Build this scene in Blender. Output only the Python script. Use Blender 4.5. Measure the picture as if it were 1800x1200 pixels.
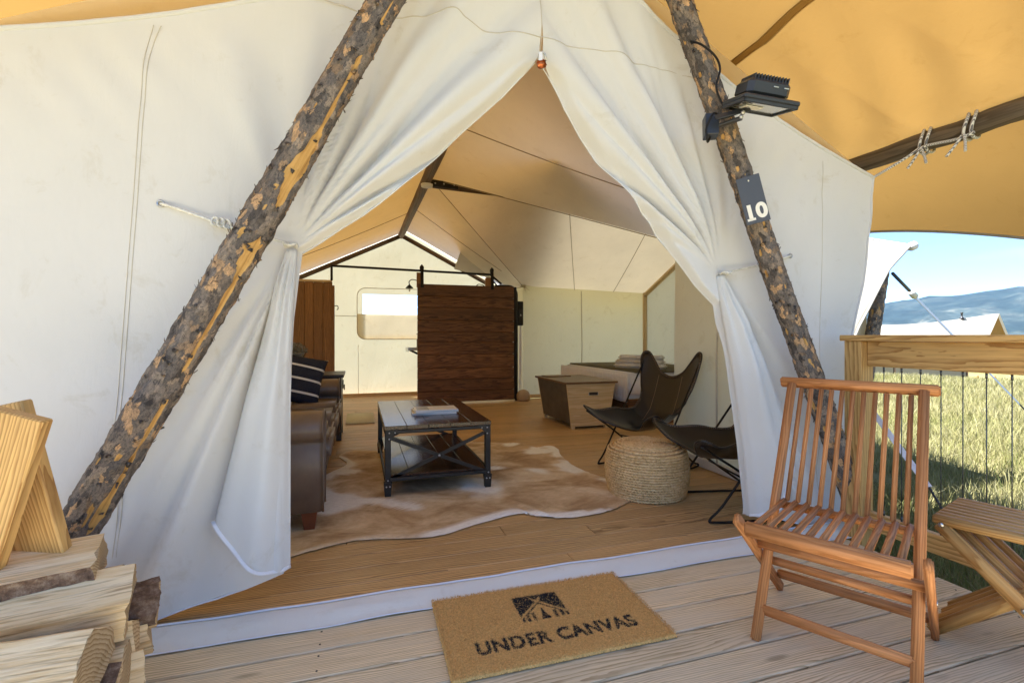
import bpy, bmesh, math, random
from mathutils import Vector, Matrix, noise
from mathutils.bvhtree import BVHTree
R = math.radians
random.seed(7)
sc = bpy.context.scene
for o in list(bpy.data.objects): bpy.data.objects.remove(o)
COL = sc.collection

# ---------------------------------------------------------------- camera, sky, sun, exposure
EYE = 1.06
cam_d = bpy.data.cameras.new('camera'); cam = bpy.data.objects.new('camera', cam_d); COL.objects.link(cam)
cam_d.sensor_width = 36; cam_d.lens = 17.0; cam_d.shift_y = -10/1800
cam_d.clip_start = .05; cam_d.clip_end = 20000
cam.location = (0, 0, EYE); cam.rotation_euler = (R(90), 0, R(-17.5))
sc.camera = cam
SUN_EL, SUN_AZ = 62.0, -70.0         # azimuth of the sun, degrees clockwise from +Y (high on the left, a little behind)
w = bpy.data.worlds.new('World'); sc.world = w; w.use_nodes = True
nt = w.node_tree; nt.nodes.clear()
wo = nt.nodes.new('ShaderNodeOutputWorld'); bg = nt.nodes.new('ShaderNodeBackground')
sky = nt.nodes.new('ShaderNodeTexSky'); sky.sky_type = 'NISHITA'; sky.sun_disc = False
sky.sun_elevation = R(SUN_EL); sky.sun_rotation = R(SUN_AZ); sky.air_density = .85; sky.dust_density = .0; sky.ozone_density = 1.6; sky.altitude = 2000
tc = nt.nodes.new('ShaderNodeTexCoord'); mp = nt.nodes.new('ShaderNodeMapping'); mp.inputs['Scale'].default_value = (1.2, 1.2, 7)
cn = nt.nodes.new('ShaderNodeTexNoise'); cn.inputs['Scale'].default_value = 2.6; cn.inputs['Detail'].default_value = 7; cn.inputs['Roughness'].default_value = .55
cr = nt.nodes.new('ShaderNodeValToRGB'); cr.color_ramp.elements[0].position = .47; cr.color_ramp.elements[1].position = .78
cr.color_ramp.elements[1].color = (.5, .5, .5, 1)
mxs = nt.nodes.new('ShaderNodeMixRGB'); mxs.inputs['Color2'].default_value = (5.2, 5.7, 6.3, 1)
nt.links.new(tc.outputs['Generated'], mp.inputs['Vector']); nt.links.new(mp.outputs[0], cn.inputs['Vector'])
nt.links.new(cn.outputs['Fac'], cr.inputs['Fac']); nt.links.new(cr.outputs['Color'], mxs.inputs['Fac'])
nt.links.new(sky.outputs['Color'], mxs.inputs['Color1'])
nt.links.new(mxs.outputs[0], bg.inputs['Color']); nt.links.new(bg.outputs[0], wo.inputs['Surface'])
bg.inputs['Strength'].default_value = .056
sun_d = bpy.data.lights.new('sun', 'SUN'); sun = bpy.data.objects.new('sun', sun_d); COL.objects.link(sun)
sun_d.energy = 5; sun_d.angle = R(.5); sun_d.color = (1, .96, .90)
a, e = R(SUN_AZ), R(SUN_EL)
sun.rotation_euler = Vector((math.sin(a)*math.cos(e), math.cos(a)*math.cos(e), math.sin(e))).to_track_quat('Z', 'Y').to_euler()
vs = sc.view_settings; vs.view_transform = 'Standard'; vs.look = 'None'; vs.gamma = 1; vs.use_curve_mapping = False
vs.exposure = 2.47; vs.use_white_balance = True; vs.white_balance_temperature = 5750
sc.render.engine = 'CYCLES'
cy = sc.cycles; cy.use_denoising = True; cy.max_bounces = 10; cy.diffuse_bounces = 6; cy.glossy_bounces = 3
cy.transmission_bounces = 8; cy.transparent_max_bounces = 12; cy.sample_clamp_indirect = 8; cy.caustics_reflective = False; cy.caustics_refractive = False
try: cy.denoiser = 'OPENIMAGEDENOISE'
except Exception: pass

# ---------------------------------------------------------------- materials
def nodes(name):
    m = bpy.data.materials.new(name); m.use_nodes = True
    n = m.node_tree; b = n.nodes['Principled BSDF']
    return m, n, b
def N(n, t, **kw):
    x = n.nodes.new(t)
    for k, v in kw.items():
        if k in x.inputs: x.inputs[k].default_value = v
        else: setattr(x, k, v)
    return x
def ramp(n, fac, stops):
    r = n.nodes.new('ShaderNodeValToRGB'); el = r.color_ramp.elements
    while len(el) < len(stops): el.new(.5)
    for e_, (p, c) in zip(el, stops): e_.position = p; e_.color = (*c, 1) if len(c) == 3 else c
    n.links.new(fac, r.inputs['Fac']); return r
def mix(n, fac, a, b, mode='MIX'):
    m = n.nodes.new('ShaderNodeMixRGB'); m.blend_type = mode
    for s, v in (('Fac', fac), ('Color1', a), ('Color2', b)):
        if isinstance(v, (int, float)): m.inputs[s].default_value = v
        elif isinstance(v, tuple): m.inputs[s].default_value = (*v, 1) if len(v) == 3 else v
        else: n.links.new(v, m.inputs[s])
    return m.outputs[0]
def bump(n, b, h, s, d=.002):
    k = N(n, 'ShaderNodeBump', Strength=s, Distance=d); n.links.new(h, k.inputs['Height']); n.links.new(k.outputs[0], b.inputs['Normal'])
def coords(n, scale=(1, 1, 1), rnd=True, rot=(0, 0, 0), loc=(0, 0, 0)):
    t = N(n, 'ShaderNodeTexCoord'); out = t.outputs['Object']
    if rnd:
        oi = N(n, 'ShaderNodeObjectInfo'); mu = N(n, 'ShaderNodeVectorMath', operation='SCALE'); mu.inputs[0].default_value = (31, 0.55, 0.35)
        n.links.new(oi.outputs['Random'], mu.inputs['Scale'])
        ad = N(n, 'ShaderNodeVectorMath', operation='ADD'); n.links.new(out, ad.inputs[0]); n.links.new(mu.outputs[0], ad.inputs[1]); out = ad.outputs[0]
    m = N(n, 'ShaderNodeMapping'); m.inputs['Scale'].default_value = scale; m.inputs['Rotation'].default_value = rot; m.inputs['Location'].default_value = loc
    n.links.new(out, m.inputs['Vector']); return m.outputs[0]
def noise_t(n, vec, scale, detail=4, rough=.55, dist=0):
    t = N(n, 'ShaderNodeTexNoise', Scale=scale, Detail=detail, Roughness=rough, Distortion=dist); n.links.new(vec, t.inputs['Vector']); return t.outputs['Fac']
def plain(name, col, rough=.6, metal=0, nz=.12, nsc=9, bs=.15, spec=.5):
    m, n, b = nodes(name); v = coords(n)
    f = noise_t(n, v, nsc, 6, .65)
    c = mix(n, 1, col, ramp(n, f, [(.3, (1-nz,)*3), (.7, (1+nz*.5,)*3)]).outputs[0], 'MULTIPLY')
    n.links.new(c, b.inputs['Base Color']); b.inputs['Roughness'].default_value = rough; b.inputs['Metallic'].default_value = metal
    b.inputs['Specular IOR Level'].default_value = spec
    if bs: bump(n, b, noise_t(n, v, nsc*14, 3), bs, .0015)
    return m
def wood(name, light, dark, ring=22, rough=.6, tilt=.035, fibre=.35, var=.25, off=(.03, .06), spec=.35, grey=None, contrast=(.25, .85), knots=0, warp=.07, relief=.25):
    """growth rings round a pith that lies outside the board, long axis = local X"""
    m, n, b = nodes(name)
    v = coords(n, (1, 1, 1), True, (0, tilt, tilt*.6), (0, off[0], off[1]))
    wpm = N(n, 'ShaderNodeMapping'); wpm.inputs['Scale'].default_value = (1.1, 9, 9); n.links.new(v, wpm.inputs['Vector'])
    wpn = N(n, 'ShaderNodeTexNoise', Scale=1.0, Detail=3, Roughness=.5); n.links.new(wpm.outputs[0], wpn.inputs['Vector'])
    wpa = N(n, 'ShaderNodeVectorMath', operation='MULTIPLY_ADD'); wpa.inputs[1].default_value = (0, warp, warp); n.links.new(wpn.outputs['Color'], wpa.inputs[0]); n.links.new(v, wpa.inputs[2])
    sq = N(n, 'ShaderNodeMapping'); sq.inputs['Scale'].default_value = (.16, 1, 1); n.links.new(wpa.outputs[0], sq.inputs['Vector'])
    wv = N(n, 'ShaderNodeTexWave', wave_type='RINGS', rings_direction='X', wave_profile='SAW'); wv.inputs['Scale'].default_value = ring
    wv.inputs['Distortion'].default_value = 3.2; wv.inputs['Detail'].default_value = 2.5; wv.inputs['Detail Scale'].default_value = 1.6; wv.inputs['Detail Roughness'].default_value = .5
    n.links.new(sq.outputs[0], wv.inputs['Vector'])
    c = ramp(n, wv.outputs['Fac'], [(contrast[0], light), (contrast[1], dark), (1, light)]).outputs[0]
    fb = N(n, 'ShaderNodeMapping'); fb.inputs['Scale'].default_value = (3, 160, 160); n.links.new(v, fb.inputs['Vector'])
    f = noise_t(n, fb.outputs[0], 1, 3, .6)
    c = mix(n, 1, c, ramp(n, f, [(.25, (1-fibre,)*3), (.65, (1, 1, 1))]).outputs[0], 'MULTIPLY')
    big = noise_t(n, sq.outputs[0], 3.2, 4, .6)
    c = mix(n, 1, c, ramp(n, big, [(.3, (1-var,)*3), (.7, (1.06, 1.05, 1.04))]).outputs[0], 'MULTIPLY')
    oi = N(n, 'ShaderNodeObjectInfo')
    c = mix(n, 1, c, ramp(n, oi.outputs['Random'], [(0, (1-var*.7,)*3), (1, (1.05, 1.04, 1.02))]).outputs[0], 'MULTIPLY')
    if grey:
        g = noise_t(n, sq.outputs[0], 7, 6, .7)
        c = mix(n, ramp(n, g, [(.4, (0, 0, 0)), (.7, (.75, .75, .75))]).outputs[0], c, grey)
    if knots:
        kv = N(n, 'ShaderNodeMapping'); kv.inputs['Scale'].default_value = (2.2, 9, 9); n.links.new(v, kv.inputs['Vector'])
        vo = N(n, 'ShaderNodeTexVoronoi', Scale=1.0); n.links.new(kv.outputs[0], vo.inputs['Vector'])
        c = mix(n, ramp(n, vo.outputs['Distance'], [(.06, (knots,)*3), (.13, (0, 0, 0))]).outputs[0], c, tuple(x*.35 for x in dark))
    n.links.new(c, b.inputs['Base Color']); b.inputs['Roughness'].default_value = rough; b.inputs['Specular IOR Level'].default_value = spec
    hh = N(n, 'ShaderNodeMath', operation='MULTIPLY_ADD'); hh.inputs[1].default_value = .25; n.links.new(wv.outputs['Fac'], hh.inputs[0]); n.links.new(f, hh.inputs[2])
    bump(n, b, hh.outputs[0], relief, .0012)
    return m
def canvas(name, col, tcol, tfac=.3, weave=420, mottling=.05, wr=.45):
    m, n, b = nodes(name); n.nodes.remove(b); out = n.nodes['Material Output']
    v = coords(n, rnd=False)
    big = noise_t(n, v, 1.7, 5, .6)
    st_ = noise_t(n, v, 6.5, 7, .7, .6)
    tint = mix(n, 1, ramp(n, big, [(.3, (1-mottling,)*3), (.7, (1, 1, 1))]).outputs[0], ramp(n, st_, [(.28, (.90, .88, .83)), (.42, (1, 1, 1))]).outputs[0], 'MULTIPLY')
    d = N(n, 'ShaderNodeBsdfDiffuse', Roughness=.5); t = N(n, 'ShaderNodeBsdfTranslucent'); ms = N(n, 'ShaderNodeMixShader'); ms.inputs[0].default_value = tfac
    n.links.new(mix(n, 1, col, tint, 'MULTIPLY'), d.inputs['Color']); n.links.new(mix(n, 1, tcol, tint, 'MULTIPLY'), t.inputs['Color'])
    wrn = N(n, 'ShaderNodeMapping'); wrn.inputs['Scale'].default_value = (5, 5, 3); n.links.new(v, wrn.inputs['Vector'])
    wk = noise_t(n, wrn.outputs[0], 1, 3, .5, 1.2); fine = noise_t(n, v, weave, 2, .5)
    cm = N(n, 'ShaderNodeMapping'); cm.inputs['Scale'].default_value = (16, 16, 5); cm.inputs['Rotation'].default_value = (0, .5, 0); n.links.new(v, cm.inputs['Vector'])
    ck = noise_t(n, cm.outputs[0], 1, 5, .6, 2.0); b0 = N(n, 'ShaderNodeBump', Strength=.10, Distance=.012); n.links.new(ck, b0.inputs['Height'])
    b1 = N(n, 'ShaderNodeBump', Strength=.18*wr, Distance=.05); n.links.new(b0.outputs[0], b1.inputs['Normal']); b2 = N(n, 'ShaderNodeBump', Strength=.25, Distance=.0006)
    n.links.new(wk, b1.inputs['Height']); n.links.new(fine, b2.inputs['Height']); n.links.new(b1.outputs[0], b2.inputs['Normal'])
    n.links.new(b2.outputs[0], d.inputs['Normal']); n.links.new(b2.outputs[0], t.inputs['Normal'])
    n.links.new(d.outputs[0], ms.inputs[1]); n.links.new(t.outputs[0], ms.inputs[2]); n.links.new(ms.outputs[0], out.inputs['Surface'])
    return m
def attr_mix(name, attr, ca, cb, rough=.9, nsc=60, nz=.4, bs=.5, bd=.003):
    """two own-coloured regions given by a mesh attribute"""
    m, n, b = nodes(name); v = coords(n, rnd=False)
    at = N(n, 'ShaderNodeAttribute', attribute_name=attr)
    f = noise_t(n, v, nsc, 4, .65)
    k = ramp(n, f, [(.25, (1-nz,)*3), (.75, (1+nz*.4,)*3)]).outputs[0]
    n.links.new(mix(n, 1, mix(n, at.outputs['Fac'], ca, cb), k, 'MULTIPLY'), b.inputs['Base Color'])
    b.inputs['Roughness'].default_value = rough; b.inputs['Specular IOR Level'].default_value = .15
    bump(n, b, f, bs, bd); return m

M = {}
M['canvas'] = canvas('cream_canvas', (.76, .75, .725), (.76, .71, .58), .13)
M['liner'] = canvas('roof_canvas', (.82, .76, .61), (.90, .82, .66), .68, mottling=.10)
M['wallin'] = canvas('wall_canvas', (.80, .755, .615), (.78, .70, .47), .42)
M['fly'] = canvas('fly_canvas', (.36, .20, .055), (.64, .375, .10), .15, mottling=.05, wr=.35)
M['flyout'] = canvas('pale_fly_canvas', (.40, .365, .30), (.55, .48, .35), .12)
M['sod'] = canvas('ground_cloth', (.86, .83, .74), (.74, .66, .50), .08)
M['wingfly'] = canvas('wing_fly_canvas', (.50, .46, .37), (.76, .68, .52), .17)
M['white'] = plain('white_tape', (.80, .80, .83), .7, nz=.05)
M['seam'] = plain('seam_thread', (.60, .55, .45), .8)
M['seamdark'] = plain('roof_seam_thread', (.30, .23, .13), .8)
M['rope'] = plain('cotton_rope', (.72, .70, .62), .8, nsc=90, nz=.3)
M['deck'] = wood('weathered_decking', (.92, .76, .48), (.47, .35, .18), 34, .85, .02, .30, .14, (.02, .05), .1, (.70, .60, .425), (.45, .97), .5)
M['floor'] = wood('floor_boards', (.72, .475, .215), (.255, .14, .05), 24, .45, .018, .22, .18, (.015, .05), .4, None, (.45, .97))
M['pine'] = wood('treated_pine', (.72, .45, .155), (.40, .205, .055), 36, .6, .03, .25, .15, (.03, .07), .35, None, (.35, .95), .35, .05)
M['teak'] = wood('teak', (.72, .325, .12), (.50, .205, .065), 40, .55, .02, .32, .26, (.03, .06), .22)
M['stool'] = wood('oiled_teak', (.70, .43, .155), (.48, .25, .075), 36, .55, .02, .30, .18, (.03, .06), .22)
M['barn'] = wood('barn_door_wood', (.29, .128, .042), (.115, .047, .015), 30, .55, .02, .45, .45, (.02, .05), .4, None, (.3, .9), .5)
M['plank'] = wood('partition_wood', (.42, .21, .07), (.20, .085, .024), 24, .55, .03, .3, .35, (.03, .05), .4, None, (.3, .9), .6)
M['bedwood'] = wood('bed_frame_wood', (.24, .10, .03), (.09, .035, .010), 24, .5, .03, .3, .3)
M['bamboo'] = wood('bamboo_ply', (.74, .56, .31), (.64, .45, .215), 18, .5, .01, .25, .08)
M['lid'] = wood('trunk_lid_wood', (.20, .11, .05), (.12, .06, .025), 24, .4, .01, .2, .1)
M['table'] = wood('dark_table_wood', (.085, .038, .020), (.032, .014, .008), 26, .18, .02, .3, .4, spec=.6)
M['pole'] = wood('brown_pole', (.20, .125, .060), (.10, .058, .026), 14, .6, .02, .35, .3)
M['greypole'] = wood('grey_eave_pole', (.24, .185, .125), (.13, .095, .06), 14, .7, .02, .45, .3)
def splitwood():
    m, n, b = nodes('split_firewood'); v = coords(n)
    s1 = N(n, 'ShaderNodeMapping'); s1.inputs['Scale'].default_value = (2.2, 26, 26); n.links.new(v, s1.inputs['Vector'])
    s2 = N(n, 'ShaderNodeMapping'); s2.inputs['Scale'].default_value = (6, 150, 150); n.links.new(v, s2.inputs['Vector'])
    f = noise_t(n, s1.outputs[0], 1, 6, .65, .8); g = noise_t(n, s2.outputs[0], 1, 3, .6); h = noise_t(n, v, 5, 3, .6)
    c = ramp(n, f, [(.28, (.60, .38, .15)), (.45, (.78, .58, .31)), (.62, (.86, .70, .44)), (.8, (.80, .60, .33))]).outputs[0]
    c = mix(n, ramp(n, h, [(.58, (0, 0, 0)), (.78, (.45,)*3)]).outputs[0], c, (.50, .34, .18))
    c = mix(n, 1, c, ramp(n, g, [(.28, (.50, .44, .38)), (.50, (1, 1, 1))]).outputs[0], 'MULTIPLY')
    n.links.new(c, b.inputs['Base Color']); b.inputs['Roughness'].default_value = .85; b.inputs['Specular IOR Level'].default_value = .15
    hh = N(n, 'ShaderNodeMath', operation='ADD'); n.links.new(f, hh.inputs[0]); n.links.new(g, hh.inputs[1]); bump(n, b, hh.outputs[0], .5, .004); return m
M['split'] = splitwood()
M['splitend'] = wood('sawn_wood_end', (.70, .53, .31), (.40, .26, .12), 34, .9, .0, .15, .3, (.05, .03), .1, None, (.3, .9), 0, .03)
M['black'] = plain('black_iron', (.018, .016, .015), .45, .6, nz=.3)
M['iron'] = plain('grey_iron', (.040, .038, .037), .42, .7, nz=.3)
M['steel'] = plain('bolt_steel', (.55, .55, .55), .3, 1, nz=.1)
M['wire'] = plain('rail_wire', (.10, .11, .12), .4, .8, nz=.1)
M['leather'] = plain('brown_leather', (.165, .118, .088), .40, nz=.22, nsc=7, bs=.25)
M['sling'] = plain('black_leather', (.013, .011, .011), .32, nz=.35, nsc=5, bs=.15)
M['stitch'] = plain('tan_stitching', (.34, .24, .15), .7)
M['suede'] = plain('tan_suede_underside', (.42, .30, .19), .85)
M['footwood'] = plain('sofa_foot_wood', (.16, .045, .018), .35)
M['sheet'] = plain('white_bedding', (.80, .78, .78), .9, nz=.04)
M['towel'] = plain('white_towel', (.72, .69, .67), .95, nz=.08, nsc=40, bs=.6)
M['runner'] = plain('olive_blanket', (.12, .105, .06), .95, nz=.2)
M['pillow'] = plain('grey_pillow', (.50, .48, .45), .95)
M['flood'] = plain('floodlight_metal', (.040, .043, .050), .38, .3, nz=.08, nsc=3, bs=.05)
M['chrome'] = plain('floodlight_reflector', (.70, .70, .66), .18, .9, nz=.05, bs=0)
M['sign'] = plain('sign_metal', (.085, .085, .088), .5, .2, nz=.06, nsc=3, bs=.05)
M['digit'] = plain('cream_digits', (.86, .80, .66), .6, nz=.03)
M['copper'] = plain('copper_padlock', (.50, .15, .05), .3, .9)
M['plastic'] = plain('white_plastic', (.78, .76, .68), .5, nz=.03, bs=0)
M['matedge'] = plain('mat_backing', (.30, .19, .07), .9)
M['zinc'] = plain('galvanised_metal', (.45, .46, .46), .45, .8, nz=.3)
M['paper'] = plain('magazine_paper', (.78, .78, .78), .35, nz=.04, bs=0)
M['print'] = plain('grey_magazine_cover', (.42, .45, .47), .3, nz=.4, nsc=14, bs=0)
M['bottle'] = plain('amber_bottle', (.10, .035, .012), .15, bs=0)
M['strap'] = plain('white_webbing', (.72, .73, .78), .6)
M['strapdark'] = plain('dark_webbing', (.035, .04, .05), .6)
M['dark'] = plain('dark_cabinet_wood', (.030, .024, .020), .4)
M['bathmat'] = plain('cream_bath_mat', (.66, .61, .43), .95, nsc=40, bs=.5)

def pillow_mat():
    m, n, b = nodes('navy_striped_cotton'); v = coords(n, rnd=False)
    sp = N(n, 'ShaderNodeSeparateXYZ'); n.links.new(v, sp.inputs[0])
    mu = N(n, 'ShaderNodeMath', operation='MULTIPLY_ADD'); mu.inputs[1].default_value = 8.6; mu.inputs[2].default_value = 4.15; n.links.new(sp.outputs['Z'], mu.inputs[0])
    fr = N(n, 'ShaderNodeMath', operation='FRACT'); n.links.new(mu.outputs[0], fr.inputs[0])
    st = ramp(n, fr.outputs[0], [(0, (1, 1, 1)), (.15, (1, 1, 1)), (.17, (0, 0, 0)), (1, (0, 0, 0))]).outputs[0]
    f = noise_t(n, v, 140, 3, .6)
    base = mix(n, f, (.010, .011, .020), (.055, .06, .09))
    n.links.new(mix(n, st, base, (.74, .73, .72)), b.inputs['Base Color']); b.inputs['Roughness'].default_value = .95; b.inputs['Specular IOR Level'].default_value = .1
    bump(n, b, f, .5, .002); return m
M['navy'] = pillow_mat()
def hide_mat():
    m, n, b = nodes('cowhide'); v = coords(n, rnd=False)
    sp = N(n, 'ShaderNodeMapping'); sp.inputs['Scale'].default_value = (1.1, 1.6, 1); n.links.new(v, sp.inputs['Vector'])
    f = noise_t(n, sp.outputs[0], 2.3, 7, .62, .5)
    hair = N(n, 'ShaderNodeMapping'); hair.inputs['Scale'].default_value = (30, 110, 30); hair.inputs['Rotation'].default_value = (0, 0, .5); n.links.new(v, hair.inputs['Vector'])
    h = noise_t(n, hair.outputs[0], 1, 3, .6, .4)
    c = ramp(n, f, [(.30, (.29, .18, .09)), (.43, (.50, .345, .19)), (.55, (.68, .52, .32)), (.68, (.82, .70, .50))]).outputs[0]
    at = N(n, 'ShaderNodeAttribute', attribute_name='pale')
    c = mix(n, at.outputs['Fac'], c, (.92, .89, .82))
    c = mix(n, 1, c, ramp(n, h, [(.3, (.82,)*3), (.7, (1.05,)*3)]).outputs[0], 'MULTIPLY')
    n.links.new(c, b.inputs['Base Color']); b.inputs['Roughness'].default_value = .75; b.inputs['Specular IOR Level'].default_value = .25
    bump(n, b, h, .3, .002); return m
M['hide'] = hide_mat()
def jute_mat():
    m, n, b = nodes('jute_braid'); v = coords(n, rnd=False)
    f = noise_t(n, v, 55, 4, .7); g = noise_t(n, v, 7, 3, .6)
    c = ramp(n, f, [(.25, (.40, .24, .09)), (.5, (.74, .52, .25)), (.75, (.86, .68, .40))]).outputs[0]
    n.links.new(mix(n, 1, c, ramp(n, g, [(.3, (.85,)*3), (.7, (1.05,)*3)]).outputs[0], 'MULTIPLY'), b.inputs['Base Color'])
    b.inputs['Roughness'].default_value = .9; b.inputs['Specular IOR Level'].default_value = .1; bump(n, b, f, .6, .003); return m
M['jute'] = jute_mat()
def bark_mat():
    m, n, b = nodes('pine_bark'); v = coords(n, rnd=False)
    st = N(n, 'ShaderNodeMapping'); st.inputs['Scale'].default_value = (34, 58, 58); n.links.new(v, st.inputs['Vector'])
    f1 = noise_t(n, st.outputs[0], .55, 8, .72, 1.4); f2 = noise_t(n, st.outputs[0], 2.4, 6, .75, .8)
    nz = N(n, 'ShaderNodeTexNoise', Scale=.9, Detail=6, Roughness=.75); n.links.new(st.outputs[0], nz.inputs['Vector'])
    ad = N(n, 'ShaderNodeVectorMath', operation='MULTIPLY_ADD'); ad.inputs[1].default_value = (2.2, 2.2, 2.2); n.links.new(nz.outputs['Color'], ad.inputs[0]); n.links.new(st.outputs[0], ad.inputs[2])
    vo = N(n, 'ShaderNodeTexVoronoi', Scale=.8, feature='F1'); n.links.new(ad.outputs[0], vo.inputs['Vector'])
    sx = N(n, 'ShaderNodeSeparateXYZ'); n.links.new(vo.outputs['Color'], sx.inputs[0])
    c = ramp(n, sx.outputs['X'], [(0, (.065, .056, .050)), (.26, (.19, .16, .135)), (.48, (.11, .098, .09)), (.66, (.28, .225, .17)), (.80, (.14, .112, .09)), (.93, (.50, .32, .165))]).outputs[0]
    c = mix(n, 1, c, ramp(n, f2, [(.30, (.30, .29, .30)), (.48, (1, 1, 1)), (.70, (1.7, 1.55, 1.4))]).outputs[0], 'MULTIPLY')
    c = mix(n, ramp(n, f1, [(.36, (.9,)*3), (.44, (0, 0, 0))]).outputs[0], c, (.040, .036, .036))
    c = mix(n, ramp(n, f1, [(.60, (0, 0, 0)), (.68, (.8,)*3)]).outputs[0], c, (.42, .29, .18))
    at = N(n, 'ShaderNodeAttribute', attribute_name='peel')
    gr = N(n, 'ShaderNodeMapping'); gr.inputs['Scale'].default_value = (3, 70, 70); n.links.new(v, gr.inputs['Vector'])
    pw = ramp(n, noise_t(n, gr.outputs[0], 1, 4, .6), [(.25, (.24, .11, .03)), (.5, (.62, .36, .11)), (.8, (.72, .46, .17))]).outputs[0]
    c = mix(n, ramp(n, at.outputs['Fac'], [(.42, (0, 0, 0)), (.52, (1, 1, 1))]).outputs[0], c, pw)
    n.links.new(c, b.inputs['Base Color']); b.inputs['Roughness'].default_value = .9; b.inputs['Specular IOR Level'].default_value = .15
    hh = N(n, 'ShaderNodeMath', operation='ADD'); n.links.new(f2, hh.inputs[0]); n.links.new(sx.outputs['X'], hh.inputs[1])
    bump(n, b, hh.outputs[0], .7, .006); return m
M['bark'] = bark_mat()
def firebark():
    m, n, b = nodes('firewood_bark'); v = coords(n); f = noise_t(n, v, 38, 6, .75)
    n.links.new(ramp(n, f, [(.3, (.05, .028, .016)), (.5, (.16, .10, .065)), (.7, (.34, .26, .19))]).outputs[0], b.inputs['Base Color'])
    b.inputs['Roughness'].default_value = .95; bump(n, b, f, .9, .006); return m
M['firebark'] = firebark()
M['coir'] = attr_mix('coir', 'print', (.80, .49, .165), (.030, .030, .032), .95, 180, .45, .5)
def ground_mat():
    m, n, b = nodes('dry_meadow'); v = coords(n, rnd=False)
    f = noise_t(n, v, 1.4, 8, .7); g = noise_t(n, v, 22, 5, .7); h = noise_t(n, v, .12, 4, .6)
    c = ramp(n, f, [(.3, (.13, .115, .045)), (.5, (.22, .185, .08)), (.7, (.29, .245, .12))]).outputs[0]
    c = mix(n, ramp(n, h, [(.4, (0, 0, 0)), (.65, (.55,)*3)]).outputs[0], c, (.16, .17, .05))
    c = mix(n, 1, c, ramp(n, g, [(.3, (.6,)*3), (.7, (1.15,)*3)]).outputs[0], 'MULTIPLY')
    n.links.new(c, b.inputs['Base Color']); b.inputs['Roughness'].default_value = 1; b.inputs['Specular IOR Level'].default_value = 0
    bump(n, b, g, .8, .05); return m
M['ground'] = ground_mat()
def grass_mat():
    m, n, b = nodes('grass_blades'); at = N(n, 'ShaderNodeAttribute', attribute_name='tone')
    c = ramp(n, at.outputs['Fac'], [(0, (.12, .19, .04)), (.35, (.21, .21, .065)), (.65, (.29, .255, .105)), (1, (.38, .34, .18))]).outputs[0]
    d = N(n, 'ShaderNodeBsdfDiffuse'); t = N(n, 'ShaderNodeBsdfTranslucent'); ms = N(n, 'ShaderNodeMixShader'); ms.inputs[0].default_value = .35
    n.links.new(c, d.inputs['Color']); n.links.new(c, t.inputs['Color']); n.links.new(d.outputs[0], ms.inputs[1]); n.links.new(t.outputs[0], ms.inputs[2])
    n.nodes.remove(b); n.links.new(ms.outputs[0], n.nodes['Material Output'].inputs['Surface']); return m
M['grass'] = grass_mat()
def mountain_mat():
    m, n, b = nodes('forested_mountain'); v = coords(n, rnd=False)
    f = noise_t(n, v, .0042, 9, .68, .5); g = noise_t(n, v, .02, 6, .7)
    c = ramp(n, f, [(.48, (.020, .030, .027)), (.58, (.045, .055, .045)), (.66, (.20, .18, .13))]).outputs[0]
    c = mix(n, 1, c, ramp(n, g, [(.3, (.55,)*3), (.7, (1.25,)*3)]).outputs[0], 'MULTIPLY')
    n.links.new(c, b.inputs['Base Color']); b.inputs['Roughness'].default_value = 1; b.inputs['Specular IOR Level'].default_value = 0; return m
M['mountain'] = mountain_mat()
def vinyl():
    m, n, b = nodes('clear_vinyl'); n.nodes.remove(b)
    t = N(n, 'ShaderNodeBsdfTransparent'); g = N(n, 'ShaderNodeBsdfGlossy', Roughness=.08); ms = N(n, 'ShaderNodeMixShader'); ms.inputs[0].default_value = .06
    n.links.new(t.outputs[0], ms.inputs[1]); n.links.new(g.outputs[0], ms.inputs[2]); n.links.new(ms.outputs[0], n.nodes['Material Output'].inputs['Surface']); return m
M['vinyl'] = vinyl()

# ---------------------------------------------------------------- builders
RM = {}
def thing(name, label, cat, loc=(0, 0, 0), rz=0, group=None):
    o = bpy.data.objects.new(name, None); COL.objects.link(o); o.empty_display_size = .1
    o.location = loc; o.rotation_euler = (0, 0, rz); RM[o] = Matrix.Translation(loc) @ Matrix.Rotation(rz, 4, 'Z')
    return tag(o, label, cat, group)
def tag(o, label, cat, group=None, kind=None):
    if label: o['label'] = label
    if cat: o['category'] = cat
    if group: o['group'] = group
    if kind: o['kind'] = kind
    return o
def put(name, me, mat, parent=None, mw=None, local=None, smooth=True):
    """mw: world matrix; local: matrix in the parent's frame"""
    if mat is not None and not me.materials: me.materials.append(M[mat] if isinstance(mat, str) else mat)
    if smooth and len(me.polygons): me.polygons.foreach_set('use_smooth', [True]*len(me.polygons))
    o = bpy.data.objects.new(name, me); COL.objects.link(o)
    if parent is not None:
        o.parent = parent
        L = local if local is not None else RM[parent].inverted() @ (mw or Matrix())
        o.matrix_basis = L; RM[o] = RM[parent] @ L
    else:
        RM[o] = mw or Matrix(); o.matrix_basis = RM[o]
    return o
def mesh(name, verts, faces):
    me = bpy.data.meshes.new(name); me.from_pydata([tuple(v) for v in verts], [], faces); me.update(); return me
def boxmesh(name, sx, sy, sz, bev=.003, seg=1):
    bm = bmesh.new(); bmesh.ops.create_cube(bm, size=1); bmesh.ops.scale(bm, vec=(sx, sy, sz), verts=bm.verts)
    if bev: bmesh.ops.bevel(bm, geom=list(bm.edges), offset=min(bev, .45*min(sx, sy, sz)), segments=seg, affect='EDGES')
    me = bpy.data.meshes.new(name); bm.to_mesh(me); bm.free(); return me
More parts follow.
